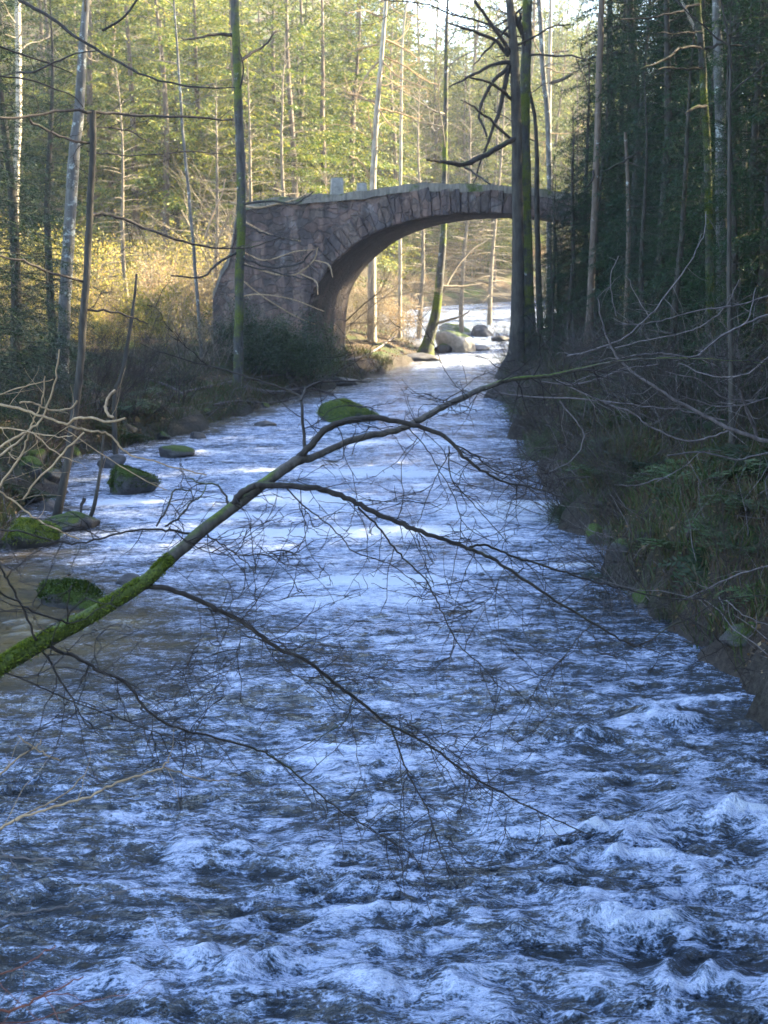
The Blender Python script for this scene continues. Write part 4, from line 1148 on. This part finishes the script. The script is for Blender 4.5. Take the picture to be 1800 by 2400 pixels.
C = np.vstack([bank_scatter(900, 10, 44, 1, 3.0), bank_scatter(900, 18, 46, -1, 6)])
for c in C:
    ln = rng.uniform(.3, 1.1); d = rng.normal(0, 1, 3); d[2] = abs(d[2]) * .5
    mb.tube(wander(c, d, ln, 4, .18, -.03), np.linspace(.008, .003, 5), 3)
tag(mb.build('dead_twigs', MAT['grey_twig']), kind='stuff')

# ------------------------------------------------------------------ the overhanging limb in front
def D_limb(u): return 5.9 + 2.6 * u / 1800


WK = 0.56


def trace(pts, D0, drift=0.0, dfun=None, jit=0.0):
    Q, R = [], []
    for i, (u, v, w) in enumerate(pts):
        D = (dfun(u) if dfun else D0) + drift * i / max(1, len(pts) - 1)
        Q.append(at_depth(u, v, D)); R.append(w * WK / 2 / FPX * D)
    Q, R = smooth_path(Q, R, 5)
    if jit:
        Q[1:] += rng.normal(0, jit, Q[1:].shape)
    return Q, R


def wpts(p, w0, w1):
    n = len(p); return [(u, v, w0 + (w1 - w0) * i / (n - 1)) for i, (u, v) in enumerate(p)]


limb = thing('overhanging_tree', 'long bare limb with thick moss at its base reaching across the river from the left', 'tree')
main = [(-160, 1640, 84), (-60, 1592, 80), (0, 1562, 76), (80, 1515, 72), (200, 1450, 66), (330, 1370, 60), (400, 1308, 54), (480, 1240, 52), (548, 1188, 50), (600, 1148, 46), (654, 1108, 44), (700, 1078, 42)]
rest = [(700, 1078, 38), (735, 1072, 30), (785, 1049, 28), (844, 1026, 28), (925, 1010, 27), (970, 990, 27), (1007, 972, 27), (1047, 949, 26), (1129, 913, 23), (1183, 893, 19), (1228, 886, 17), (1290, 880, 14), (1353, 866, 12), (1412, 853, 10), (1480, 843, 8), (1564, 840, 7), (1670, 843, 6), (1810, 853, 5)]
Q, R = trace(main[:7], 0, 0, D_limb); R = R * (1 + .07 * perlin(np.arange(len(R)) * .6, .5))
mb = MB(); mb.tube(Q, R, 16); lb = mb.build('limb_base', MAT['limb_moss'], limb)
i_ = rng.integers(0, len(Q) - 1, 6500); f_ = rng.random((6500, 1)); c_ = Q[i_] * (1 - f_) + Q[i_ + 1] * f_
d_ = np.array([0, -.25, .55]) + rng.normal(0, .6, (6500, 3)); t_ = Q[i_ + 1] - Q[i_]; t_ /= np.linalg.norm(t_, axis=1)[:, None]
d_ -= t_ * (d_ * t_).sum(1)[:, None]; d_ /= np.linalg.norm(d_, axis=1)[:, None]
keep = fbm(i_ * .25 + f_[:, 0] * .25, d_[:, 2] * 2.5, 3) > -.02
C_ = (c_ + d_ * R[i_][:, None] * 1.0)[keep]; d_ = d_[keep] + rng.normal(0, .35, C_.shape)
mb = MB(); mb.leaves(C_ + d_ * .004, d_, rng.normal(0, 1, C_.shape), rng.uniform(.008, .022, len(C_)), .005); mb.build('moss_foliage', MAT['moss_tuft'], lb)
Q, R = trace(main[6:] + rest[1:], 0, 0, D_limb, .002); R = R * (1 + .06 * perlin(np.arange(len(R)) * .5, 3.5))
mb = MB(); mb.tube(Q, R, 14)
ob = mb.build('limb', MAT['limb'], limb)
mb = MB(); twigs_along(mb, Q[60:], .06, .15, .6, .003); mb.build('twig_spray', MAT['twig'], ob)  # sprays of side twigs along the limb

BR = [  # (points, w0, w1, drift in depth, twig density)
    ([(699, 1076), (731, 1040), (767, 1004), (812, 986), (866, 979), (925, 986), (979, 999), (1034, 1019), (1061, 1040), (1093, 1076), (1138, 1108), (1183, 1130), (1255, 1144), (1336, 1169)], 27, 4, -.5, 1.0),
    ([(715, 1055), (710, 999), (706, 940), (699, 925), (633, 901), (570, 880), (494, 859), (401, 834), (329, 804)], 12, 3, .5, .25),
    ([(705, 940), (717, 913), (744, 897), (799, 893), (866, 895)], 10, 5, .3, .3),
    ([(540, 1195), (560, 1160), (591, 1142), (618, 1137), (686, 1139), (753, 1148), (799, 1162), (844, 1184), (889, 1207), (957, 1234), (1002, 1252), (1047, 1266), (1092, 1284), (1138, 1302), (1183, 1329), (1248, 1371), (1302, 1409), (1362, 1443), (1429, 1485), (1488, 1515)], 25, 6, -.6, .8),
    ([(1101, 1282), (1133, 1277), (1183, 1297), (1227, 1312), (1311, 1337), (1395, 1363), (1463, 1380), (1522, 1394), (1585, 1405), (1649, 1403)], 9, 4, .3, .7),
    ([(839, 1189), (885, 1234), (925, 1284), (957, 1320), (993, 1352), (1016, 1392), (1038, 1438), (1068, 1500), (1098, 1534), (1136, 1567), (1170, 1610), (1203, 1622)], 8, 3, -.5, 1.0),
    ([(670, 1142), (717, 1189), (753, 1216), (799, 1257), (830, 1293), (912, 1320), (957, 1352), (1007, 1388)], 6, 3, -.4, .9),
    ([(715, 1191), (713, 1230), (722, 1284), (749, 1329)], 4, 2.5, -.2, .8),
    ([(959, 1004), (1002, 1053), (1029, 1103), (1061, 1157), (1079, 1212), (1079, 1266)], 4, 3, .2, 1.0),
    ([(1052, 1045), (1056, 1117), (1092, 1162), (1133, 1207), (1190, 1273)], 5, 3, .1, .4),
    ([(1055, 1060), (1025, 1112), (998, 1175), (979, 1234)], 4, 2.5, -.2, .3),
    ([(1061, 1040), (1115, 1067), (1160, 1103), (1228, 1117), (1300, 1103)], 6, 3, .5, 1.2),
    ([(1129, 915), (1090, 935), (1060, 950), (1030, 935)], 5, 3, -.2, 1.0),
    ([(337, 1377), (380, 1377), (422, 1389), (464, 1406), (506, 1427), (561, 1453), (612, 1491), (654, 1520), (722, 1551), (769, 1589), (832, 1635), (874, 1669), (916, 1700), (980, 1732), (1043, 1774), (1106, 1821), (1170, 1854), (1233, 1888), (1302, 1921), (1387, 1959)], 19, 4, -.5, 1.0),
    ([(916, 1700), (938, 1762), (963, 1829), (1001, 1897), (1022, 1964), (1043, 2015), (1068, 2065)], 7, 3.5, -.3, 1.2),
    ([(828, 1632), (815, 1680), (790, 1703), (739, 1732), (676, 1764), (600, 1781)], 5, 3, .2, .7),
    ([(105, 1512), (127, 1521), (190, 1546), (232, 1572), (278, 1591), (308, 1616), (338, 1656), (380, 1690), (443, 1715), (506, 1730), (591, 1753), (638, 1774), (684, 1808), (739, 1850), (781, 1888), (836, 1926), (895, 1960), (967, 2002)], 13, 3.5, -.3, .8),
    ([(95, 1515), (139, 1589), (169, 1639), (190, 1677), (207, 1707)], 9, 4, -.2, .7),
    ([(90, 1510), (80, 1491), (51, 1423), (21, 1368), (0, 1330), (-20, 1290)], 9, 7, -.2, .3),
    ([(170, 1466), (148, 1457), (84, 1436), (42, 1410), (0, 1389), (-30, 1370)], 8, 6, -.3, .3),
    ([(160, 1470), (158, 1419), (165, 1381), (172, 1370)], 6, 4, -.3, .2),
    ([(-20, 1570), (17, 1578), (93, 1610), (169, 1643), (253, 1673), (338, 1707), (401, 1728), (464, 1749)], 6, 3, -.2, 1.0),
    ([(540, 1190), (523, 1153), (502, 1134), (470, 1133), (440, 1120)], 9, 4, .2, .6),
    ([(480, 1240), (456, 1250), (405, 1244), (359, 1240), (295, 1246), (232, 1263), (181, 1273), (126, 1267), (42, 1246), (-20, 1242)], 9, 6, .3, .4),
    ([(470, 1245), (506, 1267), (549, 1297), (582, 1322), (603, 1347)], 7, 3, -.3, .8),
    ([(367, 1233), (392, 1191), (405, 1153), (422, 1145), (447, 1153)], 8, 5, .2, .5),
    ([(388, 1233), (422, 1212), (447, 1178), (472, 1162), (485, 1136)], 8, 4, .2, .5),
    ([(397, 1238), (464, 1284), (527, 1301), (633, 1297), (700, 1294)], 4, 2.5, -.2, .8),
    ([(600, 1150), (560, 1170), (590, 1160), (700, 1125), (760, 1090), (840, 1060)], 3, 2, -.2, .3),
    ([(1387, 1462), (1353, 1498), (1324, 1536), (1269, 1595), (1237, 1646)], 5, 3, -.2, .9),
    ([(1488, 1515), (1522, 1502), (1564, 1472), (1627, 1443), (1699, 1405), (1810, 1394)], 5, 4, .3, .3),
    ([(1585, 1430), (1619, 1485), (1644, 1523), (1661, 1557)], 4, 2.5, .1, .3),
    ([(1606, 1447), (1674, 1489), (1712, 1544), (1754, 1620)], 4, 3, .1, .4),
    ([(1395, 1527), (1450, 1538), (1490, 1515), (1540, 1530), (1610, 1560)], 4, 3, .1, .5),
    ([(460, 1406), (470, 1480), (455, 1560), (440, 1590)], 3, 2, -.2, .6),
    ([(612, 1491), (660, 1560), (740, 1600), (830, 1590), (900, 1560)], 3, 2, -.3, 1.0),
    ([(980, 1732), (1040, 1720), (1120, 1730), (1230, 1710), (1300, 1735)], 3, 2, .2, 1.1),
    ([(874, 1669), (940, 1690), (1020, 1740), (1060, 1790), (1160, 1900), (1210, 1990)], 3, 2, -.2, .8),
    ([(506, 1427), (560, 1400), (640, 1410), (720, 1380)], 3, 2, .2, 1.0),
    ([(561, 1453), (560, 1530), (520, 1600), (540, 1660)], 3, 2, -.2, 1.0),
    ([(1183, 1329), (1150, 1400), (1090, 1450), (1060, 1530)], 3, 2, -.2, 1.0),
]
for i, (p, w0, w1, dr, den) in enumerate(BR):
    WK = .68
    Q, R = trace(wpts(p, w0, w1), 0, dr, D_limb, .0025)
    mb = MB(); mb.tube(Q, R * (1 + .1 * perlin(np.arange(len(R)) * .7, i + .5)), 8 if w0 > 8 else 5)
    b = mb.build('branch', MAT['branch'], limb)
    mb = MB(); twigs_along(mb, Q, .066 / max(den, .2), .10, .75, .0029, True, .1, .28)
    mb.build('twig_spray', MAT['twig'], b)

WK = 0.8
# ------------------------------------------------------------------ other near twigs
def twig_thing(name, label, cat, paths, D, mat, den=.4, r=.002, drift=.3, part='stem'):
    t_ = thing(name, label, cat)
    for i, (p, w0, w1) in enumerate(paths):
        Q, R = trace(wpts(p, w0, w1), D + rng.uniform(-.15, .15), rng.uniform(-drift, drift), None, .003)
        mb = MB(); mb.tube(Q, R, 6)
        if den:
            twigs_along(mb, Q, .16 / den, .08, .4, r, False)
        mb.build(part, mat, t_)
    return t_


LP = [([(-20, 940), (0, 946), (55, 961), (101, 976), (160, 997), (211, 1010), (253, 1016), (274, 1039), (304, 1065), (359, 1081), (422, 1098), (485, 1115)], 9, 4),
      ([(158, 995), (181, 980), (219, 980), (253, 989), (295, 980)], 9, 7), ([(266, 980), (247, 959), (253, 930), (270, 917)], 9, 10), ([(46, 944), (76, 944), (114, 959), (156, 961), (181, 940)], 6, 6),
      ([(-20, 1058), (0, 1048), (42, 1022), (72, 1005), (101, 976), (127, 900), (140, 820)], 9, 5), ([(-20, 1080), (38, 1039), (67, 1010)], 8, 6), ([(-10, 1148), (34, 1090), (59, 1043), (70, 1010), (80, 980), (101, 934), (106, 880)], 8, 4),
      ([(55, 1170), (84, 1128), (127, 1086), (160, 1048), (198, 1014)], 7, 6), ([(-20, 1140), (0, 1153), (42, 1183), (84, 1216), (135, 1242), (186, 1263)], 6, 5), ([(-10, 1000), (63, 1012), (127, 1024), (169, 1020)], 5, 3), ([(160, 997), (165, 1015), (280, 1090), (390, 1150)], 4, 3), ([(75, 1012), (130, 1060), (170, 1080)], 4, 3), ([(-10, 925), (60, 905), (125, 890)], 4, 3), ([(20, 1060), (40, 1075), (90, 1035)], 3, 2)]
twig_thing('sunlit_bush', 'tangle of bare twigs coloured orange as if sunlit entering at the left above the mossy rocks', 'shrub', LP, 8.6, MAT['sunlit_twig'], .35)
LP = [([(-20, 1955), (0, 1943), (42, 1918), (127, 1892), (211, 1867), (274, 1833), (338, 1814), (382, 1797), (395, 1774)], 9, 4), ([(382, 1797), (422, 1812), (477, 1827), (536, 1831)], 5, 3), ([(34, 1922), (84, 1897), (135, 1871), (169, 1846), (194, 1816)], 5, 4), ([(-10, 1822), (42, 1778), (80, 1753), (97, 1736)], 6, 4), ([(42, 1724), (80, 1753), (110, 1770), (139, 1781)], 4, 5)]
twig_thing('bare_branch', 'pale forked bare branch over dark shallows low on the left side', 'branch', LP, 6.4, MAT['sunlit_twig'], .15, part='fork')
LP = [([(-20, 2002), (72, 2013), (135, 2013)], 6, 4), ([(-20, 2160), (0, 2153), (72, 2136), (145, 2127), (212, 2110)], 6, 3), ([(-10, 1980), (30, 2020), (60, 2060)], 4, 3), ([(212, 2110), (330, 2080), (420, 2100), (480, 2130)], 3, 2)]
twig_thing('bare_branch', 'thin dull brown twigs over the river below the pale forked branch', 'branch', LP, 5.9, MAT['grey_twig'], .4, part='fork')
LP = [([(-30, 2370), (48, 2363), (96, 2334), (145, 2312), (193, 2291)], 8, 4), ([(-20, 2285), (40, 2270), (90, 2240), (130, 2215)], 5, 3), ([(-20, 2400), (80, 2395), (200, 2350), (300, 2330)], 5, 2), ([(96, 2334), (160, 2330), (190, 2345)], 4, 2)]
twig_thing('red_branch', 'reddish brown twigs in the bottom left corner over the water', 'branch', LP, 5.6, MAT['red_twig'], .5, part='fork')
RP = [([(1810, 1036), (1733, 1014), (1670, 984), (1606, 950), (1543, 912), (1480, 870), (1438, 824), (1412, 756), (1400, 697)], 14, 4), ([(1775, 1024), (1758, 980), (1741, 938), (1737, 908)], 11, 6), ([(1627, 600), (1598, 642), (1551, 705), (1505, 756), (1463, 790), (1395, 819), (1330, 835)], 3, 6), ([(1655, 495), (1650, 545), (1627, 600)], 2, 3),
      ([(1810, 735), (1733, 765), (1670, 803), (1627, 836), (1564, 830), (1505, 830), (1459, 840)], 6, 4), ([(1771, 676), (1750, 752), (1690, 790)], 4, 4), ([(1810, 690), (1733, 715), (1703, 718), (1627, 731), (1564, 748), (1501, 760), (1438, 758)], 5, 3), ([(1733, 655), (1703, 718), (1650, 760), (1600, 780), (1500, 800), (1440, 815)], 4, 4),
      ([(1269, 895), (1332, 902), (1395, 891), (1459, 866), (1543, 853)], 5, 4), ([(1155, 919), (1227, 929), (1353, 935), (1438, 942), (1522, 954), (1606, 963), (1700, 985)], 6, 4), ([(1303, 891), (1374, 925), (1433, 950), (1480, 967), (1522, 997), (1564, 1018), (1615, 1035), (1670, 1022), (1708, 1009)], 5, 6), ([(1564, 1068), (1649, 1060), (1724, 1077), (1810, 1058)], 5, 5),
      ([(1810, 830), (1740, 880), (1660, 880), (1590, 850)], 5, 3), ([(1737, 938), (1690, 930), (1640, 890), (1560, 870)], 5, 3), ([(1810, 930), (1700, 955), (1600, 930)], 4, 3), ([(1450, 600), (1430, 660), (1445, 740)], 3, 3), ([(1522, 745), (1480, 670), (1465, 635)], 3, 2), ([(1700, 1405), (1740, 1440), (1800, 1465)], 4, 3), ([(1810, 1325), (1720, 1350), (1640, 1390), (1590, 1410)], 5, 4), ([(1575, 1135), (1560, 1120), (1490, 1138), (1440, 1135)], 4, 3), ([(1640, 1060), (1600, 1095), (1540, 1130)], 3, 3), ([(1311, 940), (1340, 975), (1366, 1008), (1366, 1035), (1345, 1075), (1290, 1105)], 5, 3)]
twig_thing('bare_bush', 'mesh of dark grey bare branches entering from the right above the bank', 'shrub', RP, 9.4, MAT['grey_twig'], 1.1, .0024, .5)
AP = [([(20, -20), (60, 8), (120, 42), (190, 95), (270, 140), (340, 178), (420, 198), (480, 206), (550, 205)], 12, 4), ([(-20, 102), (0, 109), (60, 130), (115, 150), (170, 172)], 8, 3), ([(40, 170), (80, 168), (130, 145), (180, 125), (232, 118)], 7, 4), ([(-20, 178), (60, 185), (120, 205), (170, 225), (195, 250)], 6, 3), ([(240, 72), (290, 40), (320, 0), (330, -20)], 8, 5)]
twig_thing('overhanging_branch', 'slender bare bough slanting across the top left corner', 'branch', AP, 15.0, MAT['branch'], .25, .004, 1.0, part='fork')
BP = [([(540, 475), (600, 487), (650, 478), (690, 468), (735, 450)], 8, 4), ([(545, 500), (600, 535), (650, 555), (705, 565)], 6, 3), ([(555, 610), (610, 632), (660, 645), (700, 640), (735, 610), (745, 580)], 7, 3), ([(700, 640), (740, 660), (745, 690)], 5, 3), ([(735, 610), (770, 620), (780, 650)], 4, 3), ([(560, 585), (620, 610), (690, 590), (740, 585)], 5, 3), ([(545, 700), (600, 690), (680, 700), (760, 730)], 4, 3), ([(560, 650), (610, 690), (690, 740), (740, 760)], 5, 3), ([(480, 560), (500, 500), (520, 455), (528, 420)], 6, 3), ([(500, 640), (512, 560), (540, 500)], 7, 4)]
twig_thing('bare_branch', 'pinkish pale bare branches crossing the left wall of the bridge', 'branch', BP, 38.6, MAT['sunlit_twig'], .22, .007, .8, part='fork')
# fallen branches on the left bank edge and a drift of sticks near the bridge
FB = [(([(430, 925), (520, 905), (600, 890), (690, 880)], 7, 4), 'fallen pale branch lying at the water edge in front of the pier'), (([(500, 955), (560, 945), (630, 950), (700, 935)], 6, 4), 'broken stick on the gravel right of the low mossy rocks'), (([(330, 890), (380, 905), (430, 930), (500, 990)], 7, 4), 'long bare stick sloping down the left bank to the water'), (([(680, 860), (760, 850), (850, 840), (930, 790)], 8, 4), 'dark fallen branch on the bank below the arch'), (([(560, 910), (640, 925), (720, 915), (780, 930)], 10, 6), 'dark drift log lying along the water edge below the bridge')]
for (p, w0, w1), lab in FB:
    Q, R = [], []
    for (u, v, w) in wpts(p, w0, w1):
        q = on_ground(u, v); Q.append(q + np.array([0, 0, .06])); R.append(w / 2 / FPX * q[1])
    Q, R = smooth_path(Q, R, 4)
    mb = MB(); mb.tube(Q, R, 7); tw = MB()
    root = thing('fallen_branch', lab, 'branch', (0, 0, 0), 'fallen branches on the left bank')
    st = mb.build('stick', MAT['grey_twig'], root); twigs_along(tw, Q, .35, .2, .8, .006, False); tw.build('twig_spray', MAT['grey_twig'], root)

# ------------------------------------------------------------------ haze
HAZE = 0.0004
if HAZE:
    mb = MB()
    g1 = np.array([-1.0, 1.0])
    x0, x1, y0, y1, z0, z1 = -205, 205, -45, 305, -3.0, 62.0
    c = [(x0, y0, z0), (x1, y0, z0), (x1, y1, z0), (x0, y1, z0), (x0, y0, z1), (x1, y0, z1), (x1, y1, z1), (x0, y1, z1)]
    mb.quads(np.array([[c[i] for i in f] for f in ((0, 3, 2, 1), (4, 5, 6, 7), (0, 1, 5, 4), (1, 2, 6, 5), (2, 3, 7, 6), (3, 0, 4, 7))]))
    m, nt, out = M('air_haze')
    pv = N(nt, 'VolumePrincipled'); pv.inputs['Color'].default_value = (0.93, 0.95, 1, 1); pv.inputs['Density'].default_value = HAZE; pv.inputs['Anisotropy'].default_value = 0.35
    L(nt, pv.outputs[0], out.inputs['Volume'])
    tag(mb.build('haze', m, smooth=False), kind='stuff')

# ------------------------------------------------------------------ light, sky, camera
SUN_EL, SUN_AZ = math.radians(31), math.radians(69)   # azimuth from the view direction (+Y) towards the right (+X)
w = bpy.data.worlds.new('World'); SC.world = w; w.use_nodes = True
nt = w.node_tree
sky = nt.nodes.new('ShaderNodeTexSky'); sky.sky_type = 'NISHITA'; sky.sun_disc = False
sky.sun_elevation = SUN_EL; sky.sun_rotation = SUN_AZ
bg = nt.nodes['Background']; nt.links.new(sky.outputs[0], bg.inputs[0]); bg.inputs[1].default_value = 0.098; sky.ozone_density = 1.5
sd = bpy.data.lights.new('sun', 'SUN'); sd.energy = 5.0; sd.angle = math.radians(0.5); sd.color = (1.0, 0.84, 0.54)
so = bpy.data.objects.new('sun', sd); COL.objects.link(so)
from mathutils import Vector
sv = Vector((math.sin(SUN_AZ) * math.cos(SUN_EL), math.cos(SUN_AZ) * math.cos(SUN_EL), math.sin(SUN_EL)))
so.rotation_euler = sv.to_track_quat('Z', 'Y').to_euler(); so.location = (40, 20, 40)

cd = bpy.data.cameras.new('camera'); co = bpy.data.objects.new('camera', cd); COL.objects.link(co)
co.location = (0, 0, CAMZ); co.rotation_euler = (math.pi / 2 - PITCH, 0, 0)
cd.sensor_fit = 'VERTICAL'; cd.sensor_height = 36; cd.sensor_width = 27; cd.lens = FPX / 2400 * 36
cd.clip_start = 0.05; cd.clip_end = 2000
cd.dof.use_dof = True; cd.dof.focus_distance = 10.5; cd.dof.aperture_fstop = 4.5
SC.camera = co
SC.view_settings.view_transform = 'Standard'; SC.view_settings.look = 'None'; SC.view_settings.gamma = 1
SC.view_settings.exposure = 3.7
SC.cycles.use_denoising = True
SC.cycles.max_bounces = 6; SC.cycles.diffuse_bounces = 3; SC.cycles.glossy_bounces = 3; SC.cycles.transmission_bounces = 3
SC.cycles.volume_bounces = 1; SC.cycles.transparent_max_bounces = 6
SC.cycles.sample_clamp_indirect = 6
